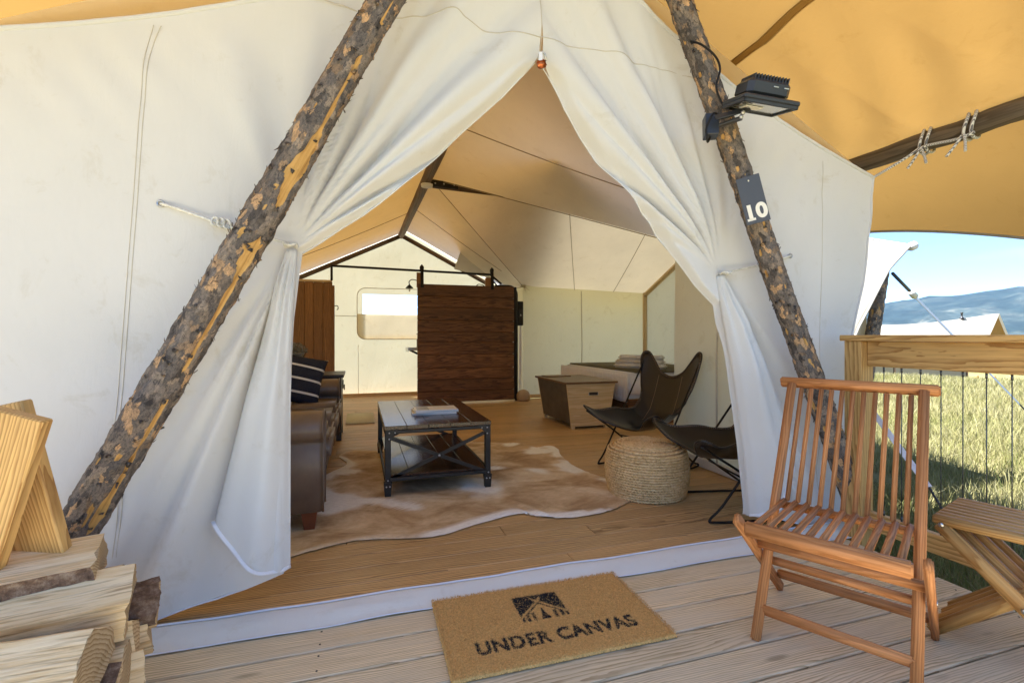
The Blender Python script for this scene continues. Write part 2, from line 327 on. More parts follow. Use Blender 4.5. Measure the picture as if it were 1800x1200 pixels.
def box(name, c, s, mat, parent=None, bev=.003, rz=0, seg=1, local=False, rot=None):
    """box centred at c; local: in the parent's frame"""
    L = Matrix.Translation(c) @ (rot if rot is not None else Matrix.Rotation(rz, 4, 'Z'))
    return put(name, boxmesh(name, *s, bev, seg), mat, parent, None if local else L, L if local else None, smooth=(seg > 1))
def axes(p0, p1, up=(0, 0, 1)):
    p0, p1 = Vector(p0), Vector(p1); x = (p1-p0).normalized(); up = Vector(up)
    y = up.cross(x)
    if y.length < 1e-4: y = Vector((0, 1, 0)).cross(x)
    y.normalize(); z = x.cross(y)
    return Matrix(((x.x, y.x, z.x, 0), (x.y, y.y, z.y, 0), (x.z, y.z, z.z, 0), (0, 0, 0, 1)))
def bar(name, p0, p1, wd, ht, mat, parent=None, up=(0, 0, 1), bev=.003, local=False, seg=1):
    """board from p0 to p1: local X its length, wd across (Y), ht along up (Z)"""
    L = Matrix.Translation((Vector(p0)+Vector(p1))/2) @ axes(p0, p1, up)
    return put(name, boxmesh(name, (Vector(p1)-Vector(p0)).length, wd, ht, bev, seg), mat, parent, None if local else L, L if local else None, smooth=(seg > 1))
def tubemesh(name, pts, r, seg=8, closed=False, flat=1.0, cap=True):
    pts = [Vector(p) for p in pts]; n = len(pts); V = []; F = []
    rr = r if callable(r) else (lambda t: r)
    up = Vector((0, 0, 1)); prev = None
    for i, p in enumerate(pts):
        if closed: d = pts[(i+1) % n]-pts[i-1]
        else: d = pts[min(i+1, n-1)]-pts[max(i-1, 0)]
        d.normalize()
        if prev is None:
            s = d.cross(up) if abs(d.z) < .95 else d.cross(Vector((1, 0, 0)))
        else: s = prev - d*prev.dot(d)
        s.normalize(); prev = s; u = s.cross(d)
        for k in range(seg):
            a_ = 2*math.pi*k/seg; q = rr(i/max(1, n-1))
            V.append(p + s*(q*math.cos(a_)) + u*(q*flat*math.sin(a_)))
    for i in range(n if closed else n-1):
        for k in range(seg):
            a_ = i*seg+k; b_ = i*seg+(k+1) % seg; j = ((i+1) % n)*seg
            F.append((a_, b_, j+(k+1) % seg, j+k))
    if cap and not closed:
        F.append(tuple(range(seg))[::-1]); F.append(tuple((n-1)*seg+k for k in range(seg)))
    return mesh(name, V, F)
def tube(name, pts, r, mat, parent=None, seg=8, closed=False, flat=1.0, local=False):
    return put(name, tubemesh(name, pts, r, seg, closed, flat), mat, parent, None, Matrix() if local else None)
def smoothpath(pts, k=6):
    """catmull-rom through points"""
    P = [Vector(p) for p in pts]; out = []
    for i in range(len(P)-1):
        a_, b_, c_, d_ = P[max(i-1, 0)], P[i], P[i+1], P[min(i+2, len(P)-1)]
        for j in range(k):
            t = j/k; out.append(.5*((2*b_)+(c_-a_)*t+(2*a_-5*b_+4*c_-d_)*t*t+(3*b_-a_-3*c_+d_)*t**3))
    out.append(P[-1]); return out
def lathe(name, prof, mat, parent=None, seg=32, c=(0, 0, 0), local=False, rot=None):
    V = []; F = []
    for r_, z_ in prof:
        for k in range(seg):
            a_ = 2*math.pi*k/seg; V.append((r_*math.cos(a_), r_*math.sin(a_), z_))
    for i in range(len(prof)-1):
        for k in range(seg):
            F.append((i*seg+k, i*seg+(k+1) % seg, (i+1)*seg+(k+1) % seg, (i+1)*seg+k))
    F.append(tuple(range(seg))[::-1]); F.append(tuple((len(prof)-1)*seg+k for k in range(seg)))
    L = Matrix.Translation(c) @ (rot if rot is not None else Matrix())
    return put(name, mesh(name, V, F), mat, parent, None if local else L, L if local else None)
def grid(name, fn, nu, nv, mat, parent=None, thick=0, local=False, us=None, vs_=None):
    """surface fn(u, v) for u, v in 0..1"""
    us = us or [i/nu for i in range(nu+1)]; vs_ = vs_ or [j/nv for j in range(nv+1)]
    V = [Vector(fn(u, v)) for v in vs_ for u in us]; w_ = len(us)
    F = [(j*w_+i, j*w_+i+1, (j+1)*w_+i+1, (j+1)*w_+i) for j in range(len(vs_)-1) for i in range(w_-1)]
    o = put(name, mesh(name, V, F), mat, parent, None, Matrix() if local else None)
    if thick:
        s = o.modifiers.new('thickness', 'SOLIDIFY'); s.thickness = thick; s.offset = 0
    return o
def copy_tree(src, parent=None):
    c = src.copy(); COL.objects.link(c)
    if parent is not None: c.parent = parent
    for ch in [o for o in bpy.data.objects if o.parent == src]: copy_tree(ch, c)
    return c
def ss(x, a_=0., b_=1.):
    t = max(0., min(1., (x-a_)/(b_-a_))); return t*t*(3-2*t)
def polyat(pts, t):
    """point on a polyline by arc length fraction"""
    L = [0]
    for p, q in zip(pts, pts[1:]): L.append(L[-1]+math.dist(p, q))
    d = t*L[-1]
    for i in range(len(pts)-1):
        if d <= L[i+1] or i == len(pts)-2:
            k = (d-L[i])/max(1e-9, L[i+1]-L[i]); return tuple(a_+(b_-a_)*k for a_, b_ in zip(pts[i], pts[i+1]))
def nz3(x, y=0, z=0): return noise.noise((x, y, z))

def rod(name, p0, p1, r0, r1, mat, parent=None, seg=16, n_=24, wob=.006, seed=1):
    L = (Vector(p1)-Vector(p0)).length; mw = Matrix.Translation(p0) @ axes(p0, p1)
    me = tubemesh(name, [(L*i/n_, wob*nz3(i*.35, seed), wob*nz3(i*.35, seed+7)) for i in range(n_+1)], lambda t: r0+(r1-r0)*t+.0015*nz3(t*40, seed), seg)
    return put(name, me, mat, parent, mw)
# ================================================================ the setting
GZ = -.38
def gz(x, y):
    r = math.hypot(x, y)
    return GZ - 1.9*ss(r, 21, 36) + .05*nz3(x*.25, y*.25) * ss(r, 3, 8) - .02
V = []; F = []
rings = [0, 2, 4, 6, 8, 10, 13, 16, 19, 22, 25, 28, 32, 36, 42, 60, 90, 150, 260, 500, 900, 1600, 2790]; SEG = 72
for r_ in rings:
    for k in range(SEG):
        a_ = 2*math.pi*k/SEG; x, y = r_*math.sin(a_), r_*math.cos(a_); V.append((x, y, gz(x, y)))
for i in range(len(rings)-1):
    for k in range(SEG):
        F.append((i*SEG+k, (i+1)*SEG+k, (i+1)*SEG+(k+1) % SEG, i*SEG+(k+1) % SEG))
g = put('ground', mesh('ground', V, F), 'ground'); tag(g, 'dry yellow-green meadow around the deck', 'ground', kind='structure')

def mountain_h(az, d):
    h = 25 + 95*ss(az, 24, 46) + 48*ss(az, 48, 66) + (45*nz3(az*.055, 3.1) + 22*nz3(az*.17, 9.7))*ss(az, 20, 44) + 9*nz3(az*.5, 1.3)
    prof = ss(d, 0, 1)
    return (h*(prof**1.25) + 40*prof*(1-prof)*nz3(az*.3, d*4, 5) + 16*nz3(az*.9, d*9, 2)*ss(d, 0, .3)*(1-.7*ss(d, .8, 1)) )
V = []; F = []; NA, ND = 260, 26
for i in range(NA+1):
    az = -70 + 240*i/NA
    for j in range(ND+1):
        d = j/ND; r_ = 1500 + 1100*d; a_ = R(az)
        V.append((r_*math.sin(a_), r_*math.cos(a_), -3 + (mountain_h(az, d) if j < ND else mountain_h(az, 1)-60)))
for i in range(NA):
    for j in range(ND): F.append((i*(ND+1)+j, (i+1)*(ND+1)+j, (i+1)*(ND+1)+j+1, i*(ND+1)+j+1))
mo = put('mountains', mesh('mountains', V, F), 'mountain'); tag(mo, 'forested blue mountain range beyond the meadow', 'mountains', kind='structure')

# deck of weathered boards, boards running along X
deck = put('deck', boxmesh('deck', 4.7, 2.6, .10, 0), 'pine', None, Matrix.Translation((.02, .62, -.095)), smooth=False)
tag(deck, 'weathered grey wooden deck in front of the tent', 'deck', kind='structure')
random.seed(3)
y = 2.03
while y > -.75:
    wd = .139; jx = random.uniform(-.004, .004)
    bar('plank', (-2.35, y-wd/2, -.020), (2.43+jx, y-wd/2, -.020), wd-.007, .038, 'deck', deck, bev=.004)
    y -= wd
for y0 in (1.9, 1.2, .5, -.2):
    box('joist', (2.33, y0, -.25), (.09, .09, .26), 'pine', deck, .003)
# fixing screws along the deck edge
y = 2.03; k = 0
while y > .3:
    for dx in (.03, .105):
        lathe('screw', [(.0035, 0), (.0035, .0012)], 'iron', deck, 8, (2.375, y-dx, -.0008))
        lathe('screw', [(.0035, 0), (.0035, .0012)], 'iron', deck, 8, (.02-.4*(k % 2)*0-.15, y-dx, -.0008))
    y -= .139; k += 1
floor = put('floor', boxmesh('floor', 4.0, 6.8, .10, 0), 'floor', None, Matrix.Translation((.66, 5.45, -.09)), smooth=False)
tag(floor, 'brown wooden floor inside the tent', 'floor', kind='structure')
box('wing_floor', (3.85, 5.72, -.09), (2.36, 4.0, .098), 'floor', floor, 0)
y = 2.035; i = 0
while y < 8.9:
    wd = .142; xe = 5.05 if 3.60 < y < 7.68 else 2.68; cut = [-1.40, random.uniform(-.9, xe-.8), xe]
    for p, q in zip(cut, cut[1:]):
        bar('plank', (p+.0015, y+wd/2, -.018), (q-.0015, y+wd/2, -.018), wd-.003, .036, 'floor', floor, bev=.0022)
    y += wd; i += 1

# ================================================================ the tent
tent = thing('canvas_tent', 'large cream canvas tent with its door flaps tied open', 'tent', (.7, 2.08, 0))
YW = 2.08
XL, XR, XRIDGE, ZRIDGE = -1.35, 2.69, .79, 3.06
LOPEN = [(-.762, .006), (-.517, .06), (-.261, .141), (-.261, .477), (-.261, .813), (-.251, 1.127), (-.236, 1.285), (-.224, 1.398), (-.156, 1.441), (-.07, 1.505), (.018, 1.563), (.14, 1.668), (.261, 1.783), (.434, 1.97), (.626, 2.156), (.743, 2.288), (.785, 2.34), (XRIDGE, 2.6), (XRIDGE, ZRIDGE)]
ROPEN = [(2.36, .006), (2.20, .05), (2.09, .07), (1.957, .107), (1.908, .488), (1.846, .881), (1.80, 1.12), (1.787, 1.225), (1.664, 1.325), (1.50, 1.50), (1.365, 1.645), (1.24, 1.78), (1.113, 1.919), (.935, 2.139), (.84, 2.29), (.80, 2.34), (XRIDGE, 2.6), (XRIDGE, ZRIDGE)]
LT, RT = (-.257, 1.414), (1.817, 1.387)
RSIDE = [(2.66, 0), (2.675, .765), (2.71, 1.06), (2.80, 1.36), (2.858, 1.70), (2.891, 1.993)]
def disp(x, z, side):
    """how far the front canvas stands proud (towards the porch) at x, z"""
    tx, tz = LT if side < 0 else RT
    dx, dz = (x-tx)*(1 if side < 0 else -1), z-tz      # mirrored so that the opening lies at +dx
    r_ = math.hypot(dx, dz); a_ = math.degrees(math.atan2(dz, dx)); d = 0
    def pleat(x): return 2*math.sqrt(math.sin(x/2)**2+.012)-1.1        # rounded crests, narrow valleys
    up = ss(a_, 22, 36)*(1-ss(a_, 62, 88))
    A = .048*ss(r_, .02, .45)*(1-.55*ss(r_, .7, 1.5))
    d += A*up*(pleat(R(a_-38)*26+nz3(r_*1.5, 2+side)*1.2) + .40*pleat(R(a_)*55+1.3+r_*1.1))
    d += .02*ss(r_, .1, .5)*ss(a_, 60, 80)*(1-ss(a_, 95, 125))*math.sin(R(a_)*14)*(1-.6*ss(r_, .8, 1.6))
    dn = -a_ if a_ < 0 else (360-a_ if a_ > 150 else 0)
    if dn:
        k = ss(r_, .04, .45); wn = .35*nz3(r_*1.4, 7+side)*3
        d += k*(.055*math.exp(-((dn-110.0-wn)/1.5)**2) - .060*math.exp(-((dn-104.5-wn)/3.2)**2) + .035*math.exp(-((dn-116-wn)/2.4)**2) - .022*math.exp(-((dn-121-wn)/4)**2) + .022*math.exp(-((dn-128-wn)/5)**2))
        d += .04*k*ss(dn, 84, 92)*(1-ss(dn, 96, 101))
    d -= .035*math.exp(-(r_/.12)**2)
    d += .014*nz3(x*1.3, z*1.1, side) + .005*nz3(x*4, z*3, side)
    # wrinkles that run from the roof line
    h = 2.05+.467*(x+1.35) if side < 0 else 3.05-.55*(x-.79)
    d += .010*ss(z, h-.65, h-.1)*math.sin((x*1.0-z*.75*(-1 if side < 0 else 1))*34+3*nz3(x, z))*(.4+.6*nz3(x*2, 5))
    # deep roof-line folds over the doorway
    m = math.exp(-((x-.3)/.35)**2)*ss(z, 2.2, 2.5) if side < 0 else math.exp(-((x-1.35)/.3)**2)*ss(z, 2.1, 2.45)
    d += .020*m*math.sin((x+z*.35*(-1 if side < 0 else 1))*26)
    return d
def front(side):
    op = LOPEN if side < 0 else ROPEN
    def fn(s, t):
        rx, rz = polyat(op, t)
        if side < 0:
            lx, lz = XL, (rz if rz < 1.4 else 1.4+(rz-1.4)/(ZRIDGE-1.4)*.65)
        else:
            zz = rz if rz < 1.3 else 1.3+(rz-1.3)/(ZRIDGE-1.3)*.693
            lz = zz; lx = 2.66
            for (xa, za), (xb, zb) in zip(RSIDE, RSIDE[1:]):
                if za <= zz <= zb+1e-6: lx = xa+(xb-xa)*(zz-za)/(zb-za)
        x = lx+(rx-lx)*s; z = lz+(rz-lz)*s
        z -= (.15 if side < 0 else .13)*math.sin(math.pi*s)*ss(rz, 1.6, ZRIDGE)
        d = disp(x, z, side)*ss(z, -.02, .18)
        d *= (1-ss(z, 2.5, 3.0)*.5)*(1-.85*ss(t, .88, 1.0)*(1-ss(s, .5, .9)))
        e_ = ss(s, .965, 1.0)*(1-ss(rz, 2.25, 2.36))
        return (x, YW - d + .045*e_ , z)
    return fn
ss_u = [1-(1-i/110)**1.35 for i in range(111)]
for side in (-1, 1):
    grid('front_wall', front(side), 0, 0, 'canvas', tent, .0, us=ss_u, vs_=[j/190 for j in range(191)])
def on_front(x, z, side, off=.003): return (x, YW-disp(x, z, side)*ss(z, -.02, .18)-off, z)
# turned-back door flaps hanging from the ties
def flap(side):
    if side < 0:
        outer = [(-.275, 1.40), (-.302, 1.30), (-.342, 1.126), (-.421, .82), (-.479, .562), (-.526, .351)]
        inner = [(-.238, 1.40), (-.243, 1.25), (-.251, 1.12), (-.262, .813), (-.262, .477), (-.261, .146)]
    else:
        outer = [(1.832, 1.375), (1.885, 1.27), (1.957, 1.151), (2.09, .814), (2.20, .55), (2.247, .36)]
        inner = [(1.797, 1.375), (1.795, 1.27), (1.80, 1.15), (1.846, .881), (1.908, .488), (1.955, .112)]
    def fn(s, t):
        ox, oz = polyat(outer, t); ix, iz = polyat(inner, t)
        x = ox+(ix-ox)*s; z = oz+(iz-oz)*s
        z -= .055*math.sin(math.pi*(1-s))*ss(t, .8, 1)*(1.0 if side < 0 else .8)
        wdt = abs(ix-ox)
        bul = (.080*math.sin(math.pi*min(1, s*.93))**.75+.014*math.sin(s*11+t*1.5)*ss(t, .1, .5))*min(1, .25+wdt/.22)*(.35+.65*ss(t, 0, .25))+.009*math.cos(s*19+2*t)*ss(t, .0, .08)*(1-ss(t, .15, .65))
        if s > .9: bul -= .03*ss(s, .9, 1.0)
        base = YW-disp(ox, oz, side)*.55-.008
        return (x, base-bul-.02*(s)*ss(t, 0, .4), z)
    o = grid('door_flap', fn, 30, 60, 'canvas', tent, .0015)
    hem = [Vector(fn(i/30, 1)) for i in range(31)]
    tube('hem_tape', [h+Vector((0, -.002, .008)) for h in hem], .011, 'white', o, 6, flat=.22)
    # gathered neck under the tie
    return o
for side in (-1, 1): flap(side)
for side, op, k in ((-1, LOPEN, 3), (1, ROPEN, 4)):
    pts = []
    for p, q in zip(op[:k], op[1:k]):
        for j in range(12): pts.append(on_front(p[0]+(q[0]-p[0])*j/12, p[1]+(q[1]-p[1])*j/12+.004, side, -.03*(j/12 if q == op[k-1] else 0)))
    tube('hem_tape', pts, .007, 'white', tent, 6, flat=.5)
    edge = [p for p in op if p[1] > 1.39 and p[1] < 2.345]
    pts = []
    for p, q in zip(edge, edge[1:]):
        for j in range(6):
            x, z = p[0]+(q[0]-p[0])*j/6, p[1]+(q[1]-p[1])*j/6; X, Y, Z = on_front(x, z, side, -.045); pts.append((X, Y, Z))
    tube('edge_binding', pts, .0035, 'canvas', tent, 6)
# ties, grommets
for side, (gx, gzz), (tx, tz), mid in ((-1, (-.695, 1.544), LT, .0), (1, (2.259, 1.499), RT, .0)):
    tw = -1
    pts = [on_front(gx, gzz, side, .004), on_front(gx+(tx-gx)*.12, gzz+(tz-gzz)*.12, side, .02), on_front(gx+(tx-gx)*.5, gzz+(tz-gzz)*.55, side, .03), (tx-.03*(-side), YW-.030, tz+.010), (tx, YW-.045, tz)]
    tr = tube('tie_rope', smoothpath(pts), .0055, 'rope', tent, 8)
    gp = on_front(gx, gzz, side, .004)
    put('grommet', tubemesh('grommet', [(.011*math.cos(t*.5236), 0, .011*math.sin(t*.5236)) for t in range(12)], .0032, 6, True), 'steel', tr, Matrix.Translation(gp))
    tube('tie_band', [(tx+.030*math.cos(t)*.75, YW-.015-.030*math.sin(t)*1.0, tz+.004*math.sin(3*t)) for t in [i*.3142 for i in range(20)]], .006, 'rope', tent, 6, True)
    if side < 0:
        kx, kz = gx+(tx-gx)*.42, gzz+(tz-gzz)*.46
        for j in range(3):
            tube('rope_knot', [on_front(kx+.02*j+.012*math.cos(t), kz-.004*j+.016*math.sin(t), side, .035+.006*math.sin(2*t)) for t in [i*.6283 for i in range(10)]], .005, 'rope', tr, 6, True)
# stitched seams on the front
for nm, pts, side in (('v', [(-.691, 2.19), (-.732, 2.056), (-.762, 1.659), (-.797, 1.122), (-.817, .631), (-.817, .02)], -1), ('v', [(-.715, 2.19), (-.745, 2.056), (-.775, 1.659), (-.81, 1.122), (-.83, .631), (-.83, .02)], -1), ('v2', [(2.50, 2.05), (2.49, 1.6), (2.47, 1.0), (2.47, .1)], 1)):
    P = [on_front(p[0], p[1], side, .0008) for p in [(q.x, q.y) for q in smoothpath([(a_, b_, 0) for a_, b_ in pts], 10)]]
    tube('seam', P, .0016, 'seam', tent, 5)
hs = [(-.30, 2.41), (-.199, 2.405), (.04, 2.387), (.249, 2.416), (.371, 2.46), (.472, 2.43), (.656, 2.415), (.779, 2.417), (.935, 2.424), (1.023, 2.433), (1.206, 2.413), (1.397, 2.395), (1.598, 2.379), (1.75, 2.33)]
tube('seam', [on_front(q.x, q.y, -1 if q.x < .79 else 1, .001) for q in smoothpath([(a_, b_, 0) for a_, b_ in hs], 10)], .0022, 'seam', tent, 5)
tube('seam', [on_front(.79+.002*math.sin(i), 2.36+i*.03, -1, .001) for i in range(20)], .0018, 'seam', tent, 5)
# roof line cord of the front
for side in (-1, 1):
    f_ = front(side); tube('edge_cord', [f_(i/60, 1) for i in range(61)], .009, 'canvas', tent, 8)
f_ = front(1); tube('edge_cord', [f_(0, i/60) for i in range(61)], .007, 'canvas', tent, 8)
# ground cloth along the doorway
def sod(u, v):
    x = -.80+u*3.45
    y = 1.882+.152*v
    return (x, y + .004*math.sin(x*9), .005+.012*ss(v, .05, .55)-.004*ss(v, .8, 1)*(1-ss(abs(x-.6), 1.1, 1.4)) + .004*nz3(x*5, v*3))
so = grid('threshold_flap', sod, 120, 10, 'sod', tent, .002)
tube('hem_tape', [Vector(sod(i/80, 1))+Vector((0, .002, .004)) for i in range(81)], .006, 'white', so, 6, flat=.6)
tube('hem_tape', [Vector(sod(i/80, 0))+Vector((0, .0, .001)) for i in range(81)], .004, 'white', so, 6, flat=.6)
tube('tie_cord', [(-.735, 2.02, .035), (-.735, 1.985, .024), (-.738, 1.94, .018)], .005, 'rope', so, 6)
lathe('ring', [(.009, 0), (.013, .004), (.013, .009), (.009, .012)], 'steel', so, 12, (-.715, 2.045, .03), rot=Matrix.Rotation(R(80), 4, 'X'))

# roof and walls
YB, YA, YC, XE = 8.8, 3.68, 7.75, 5.02      # back wall, wing front and back wall, wing end wall
YX, ZX, ZE, ZP = 5.72, 2.86, 1.90, 2.90
def zr(y): return 3.06-.16*ss(y, 2.08, 4.2)
def quad(name, A, B, C, D, mat, nu=20, nv=20, sag=.03, parent=tent, wob=.008):
    A, B, C, D = map(Vector, (A, B, C, D)); nrm = (B-A).cross(D-A).normalized()
    if nrm.z > 0: nrm = -nrm
    def fn(u, v):
        p = A*(1-u)*(1-v)+B*u*(1-v)+C*u*v+D*(1-u)*v
        q = math.sin(math.pi*u)*math.sin(math.pi*v)
        return p + nrm*(sag*q + wob*nz3(p.x*1.7, p.y*1.7, p.z*1.7)*min(1, 3*q))
    return grid(name, fn, nu, nv, mat, parent)
quad('roof_panel', (XRIDGE, 2.08, 3.05), (XRIDGE, YB, 2.92), (XL, YB, ZE), (XL, 2.08, 2.04), 'liner', 30, 20)
quad('roof_panel', (XRIDGE, 2.08, 3.05), (XRIDGE, YX, 2.92), (XR, YA, ZE), (XR+.15, 2.08, 2.0), 'liner', 24, 20)
quad('roof_panel', (XRIDGE, YX, 2.92), (XRIDGE, YB, 2.92), (XR, YB, ZE), (XR-.05, YC, ZE), 'liner', 24, 20)
quad('roof_panel', (XRIDGE, YX, 2.92), (XE, YX, ZX-.06), (XE, YC, ZE-.06), (XR-.05, YC, ZE), 'liner', 30, 20)
quad('roof_panel', (XRIDGE, YX, 2.92), (XE, YX, ZX-.06), (XE, YA, ZE-.06), (XR, YA, ZE), 'liner', 30, 20)
quad('side_wall', (XL, 2.08, 0), (XL, YB, 0), (XL, YB, ZE), (XL, 2.08, 2.04), 'wallin', 24, 12, .04)
quad('side_wall', (XR-.02, 2.10, 0), (XR-.02, YA, 0), (XR, YA, ZE), (XR+.15, 2.10, 2.0), 'wallin', 12, 12, .02)
quad('side_wall', (XR-.05, YC, 0), (XR-.05, YB, 0), (XR-.05, YB, ZE), (XR-.05, YC, ZE), 'wallin', 8, 8, .01)
quad('wing_wall', (XR-.05, YC, 0), (XE, YC, 0), (XE, YC, ZE-.06), (XR-.05, YC, ZE), 'wallin', 20, 12, -.02)
quad('wing_wall', (XR, YA, 0), (XE, YA, 0), (XE, YA, ZE-.06), (XR, YA, ZE), 'wallin', 20, 12, .02)
quad('gable_wall', (XE, YA, 0), (XE, YC, 0), (XE, YC, ZE-.06), (XE, YA, ZE-.06), 'wallin', 14, 12, .01)
quad('gable_wall', (XE, YA, ZE-.06), (XE, YC, ZE-.06), (XE, YX+.02, ZX-.06), (XE, YX-.02, ZX-.06), 'wallin', 14, 12, .01)
# back wall with its window opening
WX0, WX1, WZ0, WZ1 = .05, 1.75, 1.08, 1.785
def bz(x): return ZE+(2.92-ZE)*(1-abs(x-XRIDGE)/((XRIDGE-XL) if x < XRIDGE else (XR-XRIDGE)))
for xa, xb in ((XL, WX0), (WX1, XR)):
    n_ = 10
    quad('back_wall', (xa, YB, 0), (xb, YB, 0), (xb, YB, bz(xb)), (xa, YB, bz(xa)), 'wallin', 14, 24, .0)
quad('back_wall', (WX0, YB, 0), (WX1, YB, 0), (WX1, YB, WZ0), (WX0, YB, WZ0), 'wallin', 14, 12, .0)
quad('back_wall', (WX0, YB, WZ1), (XRIDGE, YB, WZ1), (XRIDGE, YB, 2.92), (WX0, YB, bz(WX0)), 'wallin', 12, 12, .0)
quad('back_wall', (XRIDGE, YB, WZ1), (WX1, YB, WZ1), (WX1, YB, bz(WX1)), (XRIDGE, YB, 2.92), 'wallin', 12, 12, .0)
put('window_pane', mesh('window_pane', [(WX0-.02, YB+.02, WZ0-.02), (WX1+.02, YB+.02, WZ0-.02), (WX1+.02, YB+.02, WZ1+.02), (WX0-.02, YB+.02, WZ1+.02)], [(0, 1, 2, 3)]), 'vinyl', tent, smooth=False)
# rounded window cover, let down half way, and its stitched outline
def rrect(x0, x1, z0, z1, r_, n_=8, corners=(1, 1, 1, 1)):
    out = []
    for (cx_, cz_, a0), on in zip(((x1-r_, z1-r_, 0), (x0+r_, z1-r_, 90), (x0+r_, z0+r_, 180), (x1-r_, z0+r_, 270)), corners):
        if on: out += [(cx_+r_*math.cos(R(a0+90*i/n_)), cz_+r_*math.sin(R(a0+90*i/n_))) for i in range(n_+1)]
        else: out += [(cx_+(r_ if a0 in (0, 270) else -r_), cz_+(r_ if a0 in (0, 90) else -r_))]
    return out
ol = rrect(-.04, 1.85, 1.0, 1.89, .14)
tube('window_piping', [(x, YB-.012, z) for x, z in ol], .007, 'seam', tent, 6, True)
cv = rrect(-.035, 1.845, 1.005, 1.437, .13, 8, (0, 0, 1, 1))
m_ = mesh('window_cover', [(x, YB-.030, z) for x, z in cv]+[(x, YB-.016, z) for x, z in cv], [tuple(range(len(cv))), tuple(range(2*len(cv)-1, len(cv)-1, -1))]+[(i, i+len(cv), (i+1) % len(cv)+len(cv), (i+1) % len(cv)) for i in range(len(cv))])
put('window_cover', m_, 'liner', tent, smooth=False)
tube('window_piping', [(-.43, YB-.008, 1.405), (-.2, YB-.008, 1.400), (-.04, YB-.008, 1.395)], .006, 'seam', tent, 6)
tube('wall_seam', [(-.02, YB-.006, .02), (-.02, YB-.006, .9)], .004, 'seam', tent, 5)
# poles of the frame
rod('ridge_pole', (.74, 2.15, 2.80), (.70, 8.78, 2.83), .058, .054, 'pole', tent)
cp = bar('cross_pole', (.78, 5.62, 2.815), (4.95, 5.70, 2.70), .085, .085, 'pole', tent, bev=.03, seg=3)
br = bar('pole_bracket', (.775, 5.575, 2.815), (1.10, 5.58, 2.806), .012, .075, 'black', tent)
for x in (.83, .93, 1.05): lathe('bolt', [(.008, 0), (.010, .004), (.006, .008)], 'steel', br, 10, (x, 5.568, 2.812), rot=Matrix.Rotation(R(90), 4, 'X'))
for p, q in (((XRIDGE-.08, YB-.05, 2.83), (XL+.05, YB-.05, 1.86)), ((XRIDGE-.08, YB-.05, 2.83), (XR-.08, YB-.05, 1.86)), ((XE-.05, YC-.06, 1.80), (XE-.05, YX, 2.70)), ((XE-.05, YC-.06, 1.85), (XE-.05, YC-.06, 0)), ((XE-.05, YA+.06, 1.80), (XE-.05, YX, 2.70))):
    bar('frame_pole', p, q, .07, .07, 'pole' if p[1] > 8 else 'bamboo', tent, bev=.015, seg=2)
# roof seams seen from inside (a little below the canvas)
def roofpt(A, B, t, dz=-.012): return tuple(a_+(b_-a_)*t for a_, b_ in zip(A, B))
def seamline(A, B, sag=.03, mat='seamdark', r_=.0045):
    A, B = Vector(A), Vector(B); tube('roof_seam', [A.lerp(B, i/16)-Vector((0, 0, .010+sag*math.sin(math.pi*i/16))) for i in range(17)], r_, mat, tent, 5)
seamline((XRIDGE, YX, 2.92), (XR-.05, YC, ZE), .0)
for k in (.42, .74):
    A = Vector((XRIDGE, YX, 2.92)).lerp(Vector((XE, YX, ZX-.06)), k); B = Vector((XR-.05, YC, ZE)).lerp(Vector((XE, YC, ZE-.06)), k-.02); seamline(A, B, .03)
seamline((XRIDGE, YX, 2.92), (XR, YA, ZE), .0)
seamline(Vector((XRIDGE, 4.2, 2.92)), Vector((XR, 3.0, 1.93)), .03)
seamline((XRIDGE, 7.2, 2.92), (XL, 7.2, ZE), .03); seamline((XRIDGE, 7.2, 2.92), (2.2, 7.55, 2.12), .01)
tube('wall_seam', [(3.72, YC-.004, .01), (3.73, YC-.012, .9), (3.72, YC-.006, 1.84)], .008, 'seam', tent, 6)
tube('wall_seam', [(XR-.045, 3.1, .01), (XR-.05, 3.1, .9), (XR+.01, 3.1, 1.93)], .007, 'seam', tent, 6)
bar('base_board', (XR-.06, 2.15, .04), (XR-.06, YA, .04), .025, .07, 'canvas', tent)
bar('base_board', (XR-.02, YC-.03, .035), (XE-.05, YC-.03, .035), .03, .06, 'bamboo', tent)
bar('base_board', (XL, YB-.04, .035), (XR, YB-.04, .035), .03, .06, 'bamboo', tent)
# gathered corner of the roof
for i in range(9):
    a_ = R(-60+i*32); tube('pleat', [(XR-.06, YC-.03, ZE-.01), (XR-.06+.14*math.cos(a_), YC-.035, ZE-.01+.14*math.sin(a_))], lambda t: .012*(1-t)+.003, 'wallin', tent, 5)

# ================================================================ the fly over everything
fly = thing('fly_canopy', 'tan canvas fly stretched over the tent and porch', 'canopy', (.7, 2.5, 2.2))
YF = 1.20
def hemz(y): return 1.935-.24*max(0, (3.25-y)/1.26)**1.7
def flyfn(u, v):
    y = YF + v*(3.35-YF) if u > .5 else YF + v*(8.86-YF)
    z0 = 3.48
    if u <= .5:
        t = 1-u/.5; x = .74-t*3.2; z = z0-t*1.32-.10*math.sin(math.pi*t)
    elif u <= .86:
        t = (u-.5)/.36; x = .74+t*2.47; z = z0-t*1.205-.11*math.sin(math.pi*t)
    else:
        t = (u-.86)/.14; x = 3.21+.82*t+.05*math.sin(math.pi*t); z = 2.275+(hemz(y)-2.275)*t+.02*math.sin(math.pi*t)
    wr = .026*(2*abs(math.sin(y*5.5+x*1.6+1.2*nz3(x*.7, y)))-1.2)*math.exp(-((x-2.75)/.62)**2) + .012*math.sin(y*19-x*7+3*nz3(x*.8, y*.7, 4))*math.exp(-((x-2.8)/.45)**2)
    if x > 3.15: wr *= .5
    return (x, y, z+wr*(1-math.exp(-((x-3.2)/.12)**2))+.02*nz3(x*.8, y*.8))
